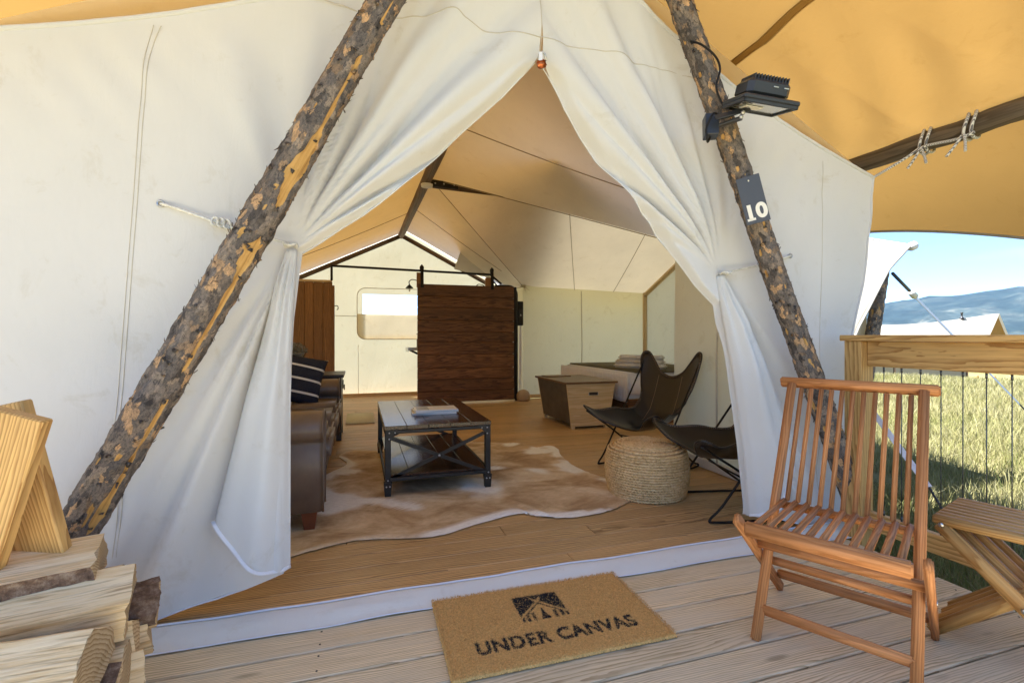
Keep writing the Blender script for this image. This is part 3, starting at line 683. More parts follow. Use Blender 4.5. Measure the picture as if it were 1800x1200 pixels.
fu = [i/50*.5 for i in range(50)]
grid('fabric', flyfn, 0, 0, 'fly', fly, us=[i/60*.5 for i in range(61)], vs_=[j/60 for j in range(61)])
grid('fabric', flyfn, 0, 0, 'fly', fly, us=[.500001]+[.5+i/150*.5 for i in range(1, 151)], vs_=[j/90 for j in range(91)])
grid('fabric', lambda u, v: (.58+u*1.91, 2.85+v*6.01, 3.52-u*.38-.03*math.sin(math.pi*u)+.02*nz3(u*3, v*4)), 16, 30, 'fly', fly)
tube('hem', [flyfn(1, j/80) for j in range(81)], .028, 'flyout', fly, 8, flat=.35)  # paler than the fly: the lit edge is put into the colour
SEAM0, SEAM1 = (2.2, 3.2), (2.03, 1.05)
def flyseam(t):
    x, y = SEAM0[0]+(SEAM1[0]-SEAM0[0])*t, SEAM0[1]+(SEAM1[1]-SEAM0[1])*t; p = flyfn(.5+.36*(x-.74)/2.47, (y-YF)/(3.35-YF)); return Vector(p)-Vector((0, 0, .010))
tube('seam', [flyseam(t) for t in [i/30 for i in range(31)]], .030, 'fly', fly, 6, flat=.10)
# the part over the sleeping wing with its corner tip
TIP = Vector((5.47, 3.55, 2.0))
def wingfly(u, v):
    top = TIP.lerp(Vector((3.6, 4.6, 2.62)), u)+Vector((0, 0, -.05*math.sin(math.pi*u)))
    hem = [TIP, Vector((5.00, 3.44, 1.72)), Vector((4.66, 3.34, 1.43)), Vector((4.36, 3.26, 1.15)), Vector((4.16, 3.2, .92)), Vector((4.15, 3.15, .75)), Vector((3.6, 3.1, .5))]
    k = u*(len(hem)-1); i = min(int(k), len(hem)-2); h = hem[i].lerp(hem[i+1], k-i)
    p = top.lerp(h, v); return p+Vector((.01*math.sin(v*9+u*14)*u, .03*math.sin(math.pi*v)*u, 0))
grid('wing_fabric', lambda u, v: (1.6+u*3.55, 3.75+v*4.75, 3.26-.48*u-(1.05+.16*u)*abs(v*4.75-1.97)/2.3*.8-.05*math.sin(math.pi*u)), 24, 24, 'wingfly', fly)  # unseen sheet, added and drawn back to shade the wing roof and wall
wf = grid('wing_fabric', wingfly, 40, 24, 'flyout', fly, .002)
tube('hem', [wingfly(i/40, 1) for i in range(41)], .012, 'flyout', wf, 6)
tube('hem', [wingfly(i/40, 0) for i in range(41)], .010, 'white', wf, 6)
lathe('corner_ring', [(.03, -.05), (.045, -.02), (.045, .03), (.02, .05)], 'rope', fly, 12, tuple(TIP+Vector((.02, 0, -.01))), rot=Matrix.Rotation(R(70), 4, 'Y'))

pole = rod('eave_pole', (3.22, YF-.1, 2.215), (3.22, 3.32, 2.215), .058, .055, 'greypole', None, 18, 30, .010)
tag(pole, 'weathered grey wooden pole holding up the tan fly', 'pole')
M2 = M['greypole']
lash = thing('lashing_rope', 'white and grey rope lashing the tent corner to the eave pole', 'rope', (2.95, 2.12, 2.02))
def ropemat():
    m, n, b = nodes('flecked_rope'); v = coords(n, rnd=False)
    wv = N(n, 'ShaderNodeTexWave', wave_type='BANDS', bands_direction='DIAGONAL'); wv.inputs['Scale'].default_value = 42; wv.inputs['Distortion'].default_value = 2
    n.links.new(v, wv.inputs['Vector'])
    n.links.new(ramp(n, wv.outputs['Fac'], [(.35, (.16, .16, .18)), (.5, (.76, .75, .72))]).outputs[0], b.inputs['Base Color']); b.inputs['Roughness'].default_value = .8; return m
M['flecked'] = ropemat()
CORN = Vector(front(1)(0, 1))
def loop(y, r_=.07):
    return [(3.22+r_*math.cos(t)*1.02, y+.012*math.sin(t*2)+.03*math.cos(t), 2.215+r_*math.sin(t)) for t in [math.pi*2*i/20 for i in range(20)]]
tube('strand', smoothpath([CORN, (3.02, 2.10, 2.055), (3.13, 2.05, 2.13), (3.16, 1.98, 2.17), (3.16, 1.82, 2.15), (3.17, 1.74, 2.16)]), .008, 'flecked', lash)
for y in (2.02, 1.985, 1.80, 1.765): tube('strand', loop(y), .008, 'flecked', lash, 8, True)
for y0, dy in ((2.0, .05), (1.99, -.04), (1.79, .06), (1.78, -.02)):
    tube('rope_tail', smoothpath([(3.155, y0, 2.16), (3.15, y0+dy*.4, 2.12), (3.13, y0+dy, 2.06)]), .007, 'flecked', lash)
# ================================================================ bark-covered poles
def bark_log(name, label, p0, p1, r0, r1, seed, peel_ang, peel_w, flakes=260, tail=None):
    p0, p1 = Vector(p0), Vector(p1); L = (p1-p0).length; NR, NS = 300, 48
    mw = Matrix.Translation(p0) @ axes(p0, p1)
    V = []; F = []; att = []
    for i in range(NR+1):
        t = i/NR; x = t*L; r_ = r0+(r1-r0)*t
        bx = .012*nz3(x*.9, seed), .012*nz3(x*.9, seed+5)
        for k in range(NS):
            a_ = 2*math.pi*k/NS; ca, sa = math.cos(a_), math.sin(a_)
            da = (a_-peel_ang(x)+math.pi) % (2*math.pi)-math.pi
            wv = peel_w(x)*(1+.9*nz3(x*7, seed*3, a_*.5)+.5*nz3(x*25, a_*2, seed))
            wv = wv*ss(nz3(x*5.1, seed*2.1), -.40, -.08)-.05*(1-ss(nz3(x*5.1, seed*2.1), -.40, -.08))
            pe = ss(wv-abs(da), -.06, .10) if wv > 0 else 0
            pe = max(pe, ss(nz3(x*18, ca*2.6, sa*2.6+seed), .50, .60)*.9)
            plate = nz3(x*22, ca*3.4+seed, sa*3.4)*.005+nz3(x*60, ca*8, sa*8+seed)*.0035+abs(nz3(x*9, ca*1.6, sa*1.6-seed))*.006
            q = r_+(plate*(1-pe) - .007*pe + .004*nz3(x*2, ca, sa+seed))
            V.append((x, bx[0]+q*ca, bx[1]+q*sa)); att.append(pe)
    for i in range(NR):
        for k in range(NS): F.append((i*NS+k, i*NS+(k+1) % NS, (i+1)*NS+(k+1) % NS, (i+1)*NS+k))
    F.append(tuple(range(NS))[::-1]); F.append(tuple(NR*NS+k for k in range(NS)))
    rnd = random.Random(seed)
    for i in range(flakes):
        x = rnd.uniform(.02, .98)*L; a_ = rnd.uniform(0, 6.283); r_ = r0+(r1-r0)*x/L+.003
        ln, wd = rnd.uniform(.006, .018), rnd.uniform(.004, .010); lift = rnd.uniform(.003, .010); sg = rnd.choice((-1, 1))
        rad = Vector((0, math.cos(a_), math.sin(a_))); tan = Vector((0, -math.sin(a_), math.cos(a_))); ax = Vector((sg, 0, 0))
        c_ = Vector((x, .012*nz3(x*.9, seed), .012*nz3(x*.9, seed+5)))+rad*r_
        b_ = len(V)
        for q in (c_-tan*wd, c_+tan*wd, c_+tan*wd*.5+ax*ln+rad*lift, c_-tan*wd*.6+ax*ln*.8+rad*lift, c_-rad*.003): V.append(tuple(q)); att.append(0)
        F += [(b_, b_+1, b_+2, b_+3), (b_+1, b_, b_+4), (b_+2, b_+1, b_+4), (b_+3, b_+2, b_+4), (b_, b_+3, b_+4)]
    me = mesh(name, V, F); at = me.attributes.new('peel', 'FLOAT', 'POINT'); at.data.foreach_set('value', att)
    o = put(name, me, 'bark', None, mw); tag(o, label, 'log', 'bark-covered porch poles'); return o
bark_log('log_post', 'thick bark-covered pole leaning behind the firewood, yellow wood showing along its side', (-1.09, 1.90, -.02), (.465, 1.90, 3.067), 0.061, .056, 11,
         lambda x: R(222)+.12*math.sin(x*1.7), lambda x: .12+.42*(1-ss(x, .3, .75))+.28*ss(x, 1.35, 1.6)*(1-ss(x, 1.9, 2.2)), 320)
bark_log('log_post', 'bark-covered pole carrying the floodlight and the number sign', (2.63, 1.93, -.02), (1.238, 1.93, 3.07), .056, .050, 23,
         lambda x: R(-25)+.5*math.sin(x*2.3), lambda x: .16*ss(nz3(x*4, 2), .15, .45), 240)
# ================================================================ floodlight
fl = thing('floodlight', 'black outdoor floodlight clamped to the bark pole above the number sign', 'floodlight', (1.58, 1.84, 2.02))
FM = Matrix.Translation((1.705, 1.725, 2.098)) @ Matrix.Rotation(R(-12), 4, 'Z') @ Matrix.Rotation(R(7), 4, 'Y') @ Matrix.Rotation(R(16), 4, 'X')
def fbox(name, c, s, mat, par, bev=.004):
    return put(name, boxmesh(name, *s, bev), mat, par, FM @ Matrix.Translation(c), smooth=False)
body = fbox('housing', (.0, .01, .048), (.195, .145, .085), 'flood', fl, .022)
for i in range(12): fbox('cooling_fin', (-.075+i*.0138, .01, .088), (.004, .125, .026), 'flood', body, .001)
fr = fbox('front_frame', (0, -.0, -.004), (.255, .205, .022), 'flood', fl, .006)
fbox('reflector', (0, 0, -.017), (.215, .165, .006), 'chrome', fl, .002)
rim = [(-.118, -.093), (.118, -.093), (.118, .093), (-.118, .093)]
for (xa, ya), (xb, yb) in zip(rim, rim[1:]+rim[:1]):
    put('rim', boxmesh('rim', math.hypot(xb-xa, yb-ya)+.012, .012, .014, .002), 'flood', fr, FM @ Matrix.Translation(((xa+xb)/2, (ya+yb)/2, -.020)) @ Matrix.Rotation(math.atan2(yb-ya, xb-xa), 4, 'Z'), smooth=False)
led = fbox('led_board', (-.03, .01, -.0225), (.085, .06, .003), 'plastic', fl, .001)
for i in range(5):
    for j in range(3): fbox('led', (-.062+i*.016, -.008+j*.018, -.0250), (.008, .008, .002), 'digit', led, .001)
for dx, dy in ((.02, -.064), (.068, -.064)): fbox('clip', (dx, dy, .055), (.022, .006, .006), 'steel', body, .001)
brk = put('bracket', boxmesh('bracket', .16, .03, .006, .002), 'flood', fl, Matrix.Translation((1.60, 1.775, 2.06)) @ Matrix.Rotation(R(-18), 4, 'Z') @ Matrix.Rotation(R(-14), 4, 'Y') @ Matrix.Rotation(R(60), 4, 'X'), smooth=False)
bar('bracket', (1.555, 1.86, 2.02), (1.66, 1.78, 2.05), .035, .012, 'flood', fl)
bar('bracket', (1.545, 1.84, 2.035), (1.575, 1.90, 2.03), .06, .10, 'flood', fl)
for p in ((1.632, 1.752, 2.055), (1.652, 1.742, 2.085), (1.622, 1.752, 2.035)): lathe('bolt', [(.009, 0), (.011, .005), (.006, .011)], 'steel', fl, 10, p, rot=Matrix.Rotation(R(90), 4, 'X'))
tube('cable', smoothpath([(1.64, 1.79, 2.07), (1.58, 1.82, 2.055), (1.535, 1.82, 2.07), (1.512, 1.84, 2.01), (1.515, 1.84, 1.965), (1.535, 1.86, 1.955), (1.556, 1.87, 1.98)]), .005, 'black', fl)
tube('cable', smoothpath([(1.655, 1.80, 2.09), (1.63, 1.845, 2.12), (1.612, 1.865, 2.16), (1.585, 1.862, 2.22), (1.60, 1.855, 2.30), (1.575, 1.86, 2.36), (1.50, 1.862, 2.40), (1.47, 1.90, 2.43)]), .005, 'black', fl)
# ================================================================ number sign
def textmesh(txt, size, ext, off, spacing=1.0):
    cu = bpy.data.curves.new('txt', 'FONT'); cu.body = txt; cu.size = size; cu.extrude = ext; cu.offset = off; cu.align_x = 'CENTER'; cu.align_y = 'CENTER'; cu.space_character = spacing
    o = bpy.data.objects.new('txt', cu); COL.objects.link(o); dg = bpy.context.evaluated_depsgraph_get(); me = bpy.data.meshes.new_from_object(o.evaluated_get(dg)); bpy.data.objects.remove(o); return me
sg = thing('number_sign', 'dark grey metal plate with the number 10 screwed to the pole', 'sign', (1.78, 1.845, 1.70))
SM = Matrix.Translation((1.778, 1.842, 1.705)) @ Matrix.Rotation(R(-34), 4, 'Z') @ Matrix.Rotation(R(-13), 4, 'Y') @ Matrix.Rotation(R(90), 4, 'X')
pl = put('plate', boxmesh('plate', .104, .228, .005, .001), 'sign', sg, SM, smooth=False)
put('digits', textmesh('10', .096, .0006, .0040, 1.06), 'digit', sg, SM @ Matrix.Translation((-.001, -.062, .0032)), smooth=False)
put('serif', boxmesh('serif', .036, .011, .0012, 0), 'digit', sg, SM @ Matrix.Translation((-.0265, -.0925, .0032)), smooth=False)
lathe('screw', [(.0045, 0), (.0045, .002)], 'digit', sg, 12, tuple(SM @ Vector((0, .092, .003))), rot=Matrix.Rotation(R(90), 4, 'X'))
# padlock on the door peak
pk = thing('padlock', 'small copper padlock hanging at the peak of the door opening', 'padlock', (.775, 2.0, 2.30))
put('body', boxmesh('body', .042, .022, .036, .006, 2), 'copper', pk, Matrix.Translation((.775, 2.02, 2.272)) @ Matrix.Rotation(R(-22), 4, 'Y'))
put('shackle', tubemesh('shackle', [(.012*math.cos(t)*1.0, 0, .016*math.sin(t)) for t in [math.pi*i/10 for i in range(11)]]), 'steel', pk, Matrix.Translation((.783, 2.02, 2.29)) @ Matrix.Rotation(R(-22), 4, 'Y')) if False else tube('shackle', [(.762, 2.02, 2.285), (.764, 2.02, 2.312), (.777, 2.02, 2.328), (.792, 2.02, 2.318), (.797, 2.02, 2.292)], .005, 'steel', pk)
box('tab', (.768, 2.012, 2.30), (.016, .006, .040), 'white', pk, .001)
# ================================================================ doormat
mat_ = thing('doormat', 'tan coir doormat printed with a tent emblem and the words UNDER CANVAS', 'doormat', (.67, 1.68, 0))
MW, MH = .80, .465
MM = Matrix.Translation((.668, 1.680, .004)) @ Matrix.Rotation(R(-.6), 4, 'Z')
bvh_src = textmesh('UNDER CANVAS', .090, .001, .0036, 1.10)
TX = Matrix.Translation((.0, -.092, 0)) @ Matrix.Diagonal((1.0, 1.0, 1, 1))
wtxt = max(v.co.x for v in bvh_src.vertices)-min(v.co.x for v in bvh_src.vertices); kx = .595/wtxt
tv = [(v.co.x*kx, v.co.y*1.0-.118, 0) for v in bvh_src.vertices]; tb = BVHTree.FromPolygons(tv, [tuple(p.vertices) for p in bvh_src.polygons])
def emblem(x, y):
    """dark square with a pale A-frame tent cut out of it"""
    ax, p = abs(x+.005)/.092, (y-.068+.083)/.166
    if ax > 1 or p < 0 or p > 1: return 0
    if abs(ax-(p-.70)*1.15) < .05 and .70 < p < .88: return 0          # crossed pole tips
    roof = .72-.56*ax
    if abs(p-roof) < .045: return 0                                     # roof lines
    if p < roof-.10 and ax < .66:
        if ax < .20*(1-p/.46) and p < .46: return 1                     # door wedge
        if .40 < ax < .54 and p < .30: return 1
        return 0
    if .80 < ax < .88 and p < .20: return 0
    return 1
def printed(x, y):
    jx, jy = x+random.gauss(0, .0012), y+random.gauss(0, .0012)
    h = tb.ray_cast((jx, jy, 1), (0, 0, -1))[0]
    v = 1 if h is not None else emblem(jx, jy)
    return v if random.random() > .10 else 0
random.seed(5)
NX, NY = 300, 176; V = []; F = []; att = []
for j in range(NY+1):
    for i in range(NX+1):
        x, y = (i/NX-.5)*MW, (j/NY-.5)*MH
        ed = min(1, 40*min(.5-abs(i/NX-.5), .5-abs(j/NY-.5)))
        V.append((x+random.gauss(0, .0008), y+random.gauss(0, .0008), .013*ed**.5+random.uniform(-.0022, .0022)*ed)); att.append(printed(x, y))
for j in range(NY):
    for i in range(NX): F.append((j*(NX+1)+i, j*(NX+1)+i+1, (j+1)*(NX+1)+i+1, (j+1)*(NX+1)+i))
me = mesh('pile', V, F); at = me.attributes.new('print', 'FLOAT', 'POINT'); at.data.foreach_set('value', att)
put('pile', me, 'coir', mat_, MM)
V = []; F = []; att = []
for i in range(42000):
    x, y = random.uniform(-.5, .5)*(MW+.004), random.uniform(-.5, .5)*(MH+.004); b_ = len(V); a_ = random.uniform(0, 6.28); l = random.uniform(.004, .009)
    tx, ty = random.gauss(0, .004), random.gauss(0, .004); wx_, wy_ = .0009*math.cos(a_), .0009*math.sin(a_); pr = printed(x, y)
    V += [(x-wx_, y-wy_, .010), (x+wx_, y+wy_, .010), (x+tx, y+ty, .0115+l)]; F.append((b_, b_+1, b_+2)); att += [pr]*3
me = mesh('fibres', V, F); at = me.attributes.new('print', 'FLOAT', 'POINT'); at.data.foreach_set('value', att)
fo = put('fibres', me, 'coir', mat_, MM); fo['kind'] = 'stuff'
put('backing', boxmesh('backing', MW-.002, MH-.002, .005, 0), 'matedge', mat_, MM @ Matrix.Translation((0, 0, -.0005)), smooth=False)
# ================================================================ folding chair
OC = Vector((1.335, 1.115, 0)); FC = math.atan2(-.497, -.868)      # direction the chair faces
ch = thing('folding_chair', 'slatted teak folding chair standing on the deck', 'chair', OC, FC+math.pi/2)
# local frame: x = across (viewer's right is -x), y = towards the back is -forward
def C(a_, b_, z): return (a_, b_, z)       # a across, b back, z up  (local +y = back of chair after rotation)
ch.rotation_euler = (0, 0, FC+math.pi/2); 
def cb(name, p, q, wd, ht, up=(0, 0, 1), par=ch, bev=.005): return bar(name, p, q, wd, ht, 'teak', par, up, bev, True, 2)
HW = .215
for s in (-1, 1):
    cb('back_post', (s*HW, .10, .0), (s*HW*.99, .60, .862), .032, .022, (0, -1, .6))
    lg = cb('leg', (s*(HW+.030), .0, .445), (s*(HW+.030), .548, .006), .022, .040, (0, 1, 1))
    lathe('pivot', [(.009, 0), (.009, .004)], 'steel', ch, 12, (s*(HW+.040), .243, .247), True, Matrix.Rotation(R(90*s), 4, 'Y'))
cb('head_rail', (-.258, .606, .862), (.258, .606, .862), .022, .044, (0, -.5, .87))
cb('front_rail', (-HW+.0, -.012, .424), (HW-.0, -.012, .424), .026, .046)
cb('back_rail', (-HW+.012, .375, .408), (HW-.012, .375, .408), .03, .024)
for i in range(11):
    x = -HW+.028+i*(2*HW-.056)/10
    cb('seat_slat', (x, .006, .436), (x, .372, .427), .020, .018)
for i in range(11):
    x = -HW+.038+i*(2*HW-.076)/10
    cb('back_slat', (x, .362, .43), (x, .598, .842), .016, .012, (0, -1, .57), bev=.003)
cb('stretcher', (-HW, .152, .09), (HW, .152, .09), .016, .034)
cb('stretcher', (-HW-.034, .20, .305), (HW+.034, .20, .305), .016, .034)
cb('stretcher', (-HW, .27, .225), (HW, .27, .225), .02, .028)
cb('stretcher', (-HW-.02, .46, .10), (HW+.02, .46, .10), .018, .034)
# ================================================================ slatted folding stool
stq = Vector((.30, -.954, 0)); stp = Vector((.954, .30, 0))
so0 = Vector((1.905, 1.150, 0))
st = thing('folding_stool', 'interleaved slatted wooden folding stool beside the railing', 'stool', so0)
NP = 8
def sp(k, q, z): return so0 + stp*(k*.040) + stq*q + Vector((0, 0, z))
TL = .42
for k in range(NP):
    tp = bar('top_slat', sp(k, -.012, .430), sp(k, TL, .430), .034, .030, 'stool', st, (0, 0, 1), .004, seg=2)
    if k % 2 == 0: bar('leg_slat', sp(k, .004, .416), sp(k, TL-.0, .008), .030, .042, 'stool', st, (0, 0, 1), .004, seg=2)
    else: bar('leg_slat', sp(k, -.03, .018), sp(k, TL-.04, .405), .030, .040, 'stool', st, (0, 0, 1), .006, seg=2)
bar('leg_slat', sp(-.82, -.05, .016), sp(-.82, TL-.05, .385), .026, .036, 'stool', st, (0, 0, 1), .006, seg=2) if False else None
for q, z in ((.012, .416), (TL-.20, .430), (TL*.5, .212)):
    a_ = sp(-.43, q, z); ax = axes(a_, a_-stp)
    lathe('bolt', [(.008, 0), (.008, .003), (.005, .005)], 'steel', st, 12, tuple(a_), rot=ax @ Matrix.Rotation(R(90), 4, 'Y'))
    tube('rod', [sp(-.42, q, z), sp(NP-.6, q, z)], .004, 'steel', st, 8)
# ================================================================ railing
rl = thing('deck_railing', 'pine deck railing with thin vertical steel rods', 'railing', (2.5, 1.0, 0))
bar('post', (2.50, 1.875, -.36), (2.50, 1.875, 1.033), .089, .092, 'pine', rl, (0, 1, 0), .004)
bar('post', (2.50, -.60, -.36), (2.50, -.60, 1.033), .089, .092, 'pine', rl, (0, 1, 0), .004)
bar('cap_rail', (2.515, 1.94, 1.0485), (2.515, -.70, 1.0485), .140, .031, 'pine', rl, bev=.004)
bar('top_board', (2.515, 1.828, .968), (2.515, -.553, .968), .038, .128, 'pine', rl, bev=.003)
bar('bottom_board', (2.515, 1.828, .112), (2.515, -.553, .112), .038, .09, 'pine', rl, bev=.003)
y = 1.757; i = 0
while y > -.5:
    rd = tube('rod', [(2.515, y, .155), (2.515, y, .905)], .0021, 'wire', rl, 8)
    for z0, z1 in ((.88, .906), (.155, .18)): tube('ferrule', [(2.515, y, z0), (2.515, y, z1)], .0045, 'wire', rd, 8)
    y -= .0835
# guy strap tied to the bottom board
gs = thing('guy_strap', 'white webbing strap running to the railing foot', 'strap', (2.56, 1.45, .1))
bar('webbing', (2.62, 1.62, .33), (2.75, 1.97, .62), .028, .004, 'strap', gs, (-.7, -.5, .5), .001)
tube('cord', [(2.62, 1.62, .33), (2.575, 1.50, .20), (2.56, 1.452, .155)], .005, 'strapdark', gs)
tube('hook', [(2.56, 1.46, .16), (2.55, 1.44, .14), (2.545, 1.45, .12), (2.556, 1.465, .125)], .005, 'iron', gs)
bar('webbing', (2.75, 1.97, .62), (3.1, 2.8, 1.35), .028, .004, 'strap', gs, (-.7, -.5, .5), .001)
# wing corner pole and its guy
bark_log('log_post', 'slim dark bark pole under the pale corner of the fly beyond the railing', (4.69, 3.60, -.40), (5.12, 3.58, 1.84), .066, .058, 41, lambda x: 0, lambda x: 0, 80)
g2 = thing('guy_strap', 'long white tapering guy strap from the far bark pole to the meadow', 'strap', (10.6, 5.0, -.4))
P0, P1 = Vector((5.22, 3.56, 1.70)), Vector((10.9, 5.1, -.42))
tube('cord', [P0, P0.lerp(P1, .075)], .016, 'strapdark', g2); lathe('buckle', [(.02, -.06), (.035, -.04), (.035, .05), (.02, .06)], 'rope', g2, 10, tuple(P0.lerp(P1, .09)), rot=axes(P0, P1) @ Matrix.Rotation(R(90), 4, 'Y'))
bar('webbing', P0.lerp(P1, .10), P0.lerp(P1, .80), .05, .006, 'strap', g2, (-.3, -.8, .4), .001); tube('cord', [P0.lerp(P1, .80), P1], .010, 'strapdark', g2)
lathe('stake', [(.018, -.1), (.018, .12), (.03, .13), (.03, .15)], 'iron', g2, 8, tuple(P1))
# ================================================================ firewood rack and firewood
AX = Vector((.968, .25, 0)); PX = Vector((.25, -.968, 0))       # log axis, across (towards the camera)
FO = Vector((-.66, 1.63, 0))
rk = thing('firewood_rack', 'crossed pine boards of the firewood rack', 'rack', (-.95, 1.6, 0))
def fp(a_, p, z): return FO + AX*a_ + PX*p + Vector((0, 0, z))
LOGS = []
def fire(name, label, c, ln, prof, rot, bark, seed, yaw=0, pitch=0):
    """split log: cross-section prof (y, z) extruded along X; bark = indices of faces that carry bark"""
    rnd = random.Random(seed); n_ = len(prof); NL = 22; V = []; F = []; mi = []
    P = []
    for i in range(n_):                     # refine each side
        p, q = prof[i], prof[(i+1) % n_]
        for j in range(5): P.append((p[0]+(q[0]-p[0])*j/5, p[1]+(q[1]-p[1])*j/5, i))
    m_ = len(P); ro = [.012*nz3(p[0]*30, p[1]*30, seed)+rnd.uniform(-.003, .003)+.25*p[1]*math.sin(seed*1.7) for p in P]
    for i in range(NL+1):
        t = i/NL
        for k, (y_, z_, s_) in enumerate(P):
            bk = s_ in bark; amp = .005 if bk else .004
            d = amp*1.3*nz3(t*ln*(26 if bk else 7)+seed, y_*(40 if bk else 16), z_*(40 if bk else 16)+seed)+(.0012*nz3(t*ln*3, k*.9, seed) if not bk else .004*nz3(t*60, y_*120, z_*120))
            r_ = math.hypot(y_, z_) or 1; tap = 1-.07*t*math.sin(seed)
            V.append((t*ln-ln+(ro[k]*.8 if i == NL else (ro[k]*.3 if i == NL-1 else 0)), y_*(tap+d/r_), z_*(tap+d/r_)))
    for i in range(NL):
        for k in range(m_):
            F.append((i*m_+k, (i+1)*m_+k, (i+1)*m_+(k+1) % m_, i*m_+(k+1) % m_)); mi.append(1 if P[k][2] in bark else 0)
    F.append(tuple(range(m_))); mi.append(2); F.append(tuple(NL*m_+k for k in range(m_))[::-1]); mi.append(2)
    me = mesh(name, V, F)
    for mm in ('split', 'firebark', 'splitend'): me.materials.append(M[mm])
    me.polygons.foreach_set('material_index', mi)
    L = Matrix.Translation(c) @ Matrix.Rotation(math.atan2(AX.y, AX.x)+R(yaw), 4, 'Z') @ Matrix.Rotation(R(pitch), 4, 'Y') @ Matrix.Rotation(R(rot), 4, 'X')
    o = put(name, me, None, None, L, smooth=False); tag(o, label, 'firewood', 'split firewood in the rack'); return o
WEDGE = [(-.075, -.045), (.075, -.050), (.062, .012), (-.02, .055), (-.07, .03)]
THICK = [(-.085, -.05), (.08, -.062), (.095, .0), (.05, .062), (-.08, .055)]
SLAB = [(-.09, -.03), (.09, -.035), (.085, .028), (-.08, .035)]
TRI = [(-.07, -.05), (.075, -.045), (.01, .065)]
ROUND = [(.07*math.cos(i*.6283), .07*math.sin(i*.6283)) for i in range(10)]
LG = [ # name, label, axial end, across, height, length, profile, roll, bark faces, yaw
 ('flat split log with a bark-edged top lying over the whole firewood stack', -.030, -.03, .475, .42, SLAB, 14, (3,), 1),
 ('thick pale split log with a wide sawn end under the topmost log', .045, .055, .385, .44, THICK, 18, (0,), -2),
 ('pale square-cut split log lying lowest at the front of the firewood stack', .0, .26, .335, .42, THICK, 28, (0,), -14),
 ('short brown rounded log standing out from the stack beside the canvas wall', .10, -.045, .31, .40, ROUND, 0, (0, 1, 2, 3, 4, 5), 3),
 ('brown split log wedged between the rounded log and the thick pale one', .06, .06, .27, .40, TRI, 30, (1,), 0),
 ('narrow split log with torn bark hanging below the thick pale log', .045, .15, .235, .42, WEDGE, 70, (0,), -4),
 ('bark-backed split log at the bottom front of the stack', .0, .30, .19, .42, WEDGE, 175, (0,), -10),
 ('yellowish split log low in the stack next to the rack board', .05, .06, .15, .42, WEDGE, 100, (2,), 2),
 ('split log at the very bottom of the rack', .03, .18, .10, .42, THICK, 60, (0,), 0)]
SM_ = lambda pf, k: [(a_*k, b_*k) for a_, b_ in pf]
LG += [
 ('small split piece with a ragged sawn end under the front log', .035, .235, .245, .40, SM_(TRI, .75), 200, (0,), -6),
 ('thin split piece tucked below the rounded bark log', .085, -.01, .225, .38, SM_(WEDGE, .7), 150, (0,), 2),
 ('narrow yellow split piece beside the rack board with curled bark', .075, .085, .195, .38, SM_(WEDGE, .65), 250, (2,), 1),
 ('small bark-covered split piece at the foot of the stack by the deck', .065, .125, .105, .38, SM_(TRI, .8), 20, (1, 2), -2),
 ('small pale wedge lying on the bottom front log', .02, .20, .155, .38, SM_(TRI, .7), 120, (0,), -4),
 ('thin bark strip log between the topmost and the thick pale log', .015, -.075, .405, .40, SM_(SLAB, .7), -20, (1, 2), 2)]
for i, (lb, ax_, ac, hz, ln, pf, rot, bk, yw) in enumerate(LG):
    fire('firewood_log', lb, fp(ax_, ac, hz-.045), ln, pf, rot, bk, 3+i*2, yw, 0)
# rack boards: crossing pairs at both ends of the stack, a bottom board
def rack_pair(a_):
    bar('board', fp(a_, .42, .0), fp(a_, -.22, .86), .14, .038, 'pine', rk, AX, .004)
    bar('board', fp(a_+.045, -.40, .0), fp(a_+.045, .22, .86), .14, .038, 'pine', rk, AX, .004)
bar('board', (-1.04, 1.62, .15), (-.835, 1.575, .86), .135, .038, 'pine', rk, (.2, 1, 0), .004)
bar('board', (-.735, 1.66, .0), (-.935, 1.68, .87), .135, .038, 'pine', rk, (.2, 1, 0), .004)
bar('board', fp(-.10, .36, .02), fp(.04, -.02, .19), .09, .038, 'pine', rk, AX, .004)
bar('board', fp(-.42, .15, .02), fp(.10, .15, .02), .14, .038, 'pine', rk, bev=.004)
# ================================================================ sofa
sf = thing('leather_sofa', 'brown leather sofa with rolled arms along the tent side', 'sofa', (-.62, 3.9, 0))
SX0, SX1, SY0, SY1 = -1.10, -.19, 2.80, 5.06
def sofa_arm(y0, y1, out):
    prof = [(0, .11), (0, .46)]
    yc = (y0+y1)/2
    pts = []
    hw = (y1-y0)/2
    pts = [(-hw, .11), (-hw, .468)]
    pts += [((hw+.045)*math.cos(R(a_)), .555+.090*math.sin(R(a_))) for a_ in range(236, -57, -14)]
    pts += [(hw, .47), (hw, .11)]
    V = []; F = []; n_ = len(pts)
    for x in (SX0, SX0+.02, SX1-.02, SX1):
        k = .96 if x in (SX0, SX1) else 1
        for y_, z_ in pts: V.append((x, yc+y_*k, .36+(z_-.36)*(.985 if k < 1 else 1)))
    for i in range(3):
        for k in range(n_): F.append((i*n_+k, i*n_+(k+1) % n_, (i+1)*n_+(k+1) % n_, (i+1)*n_+k))
    F.append(tuple(range(n_))); F.append(tuple(3*n_+k for k in range(n_))[::-1])
    o = put('arm', mesh('arm', V, F), 'leather', sf)
    tube('piping', [(SX1+.002, yc+y_*.97, z_) for y_, z_ in pts], .006, 'leather', o, 6)
    return o
sofa_arm(SY0, SY0+.17, -1); sofa_arm(SY1-.17, SY1, 1)
box('base', ((SX0+SX1)/2-.01, (SY0+SY1)/2, .21), (SX1-SX0-.04, SY1-SY0-.36, .20), 'leather', sf, .02, seg=3)
box('backrest', (SX0+.09, (SY0+SY1)/2, .45), (.20, SY1-SY0-.10, .68), 'leather', sf, .06, seg=4)
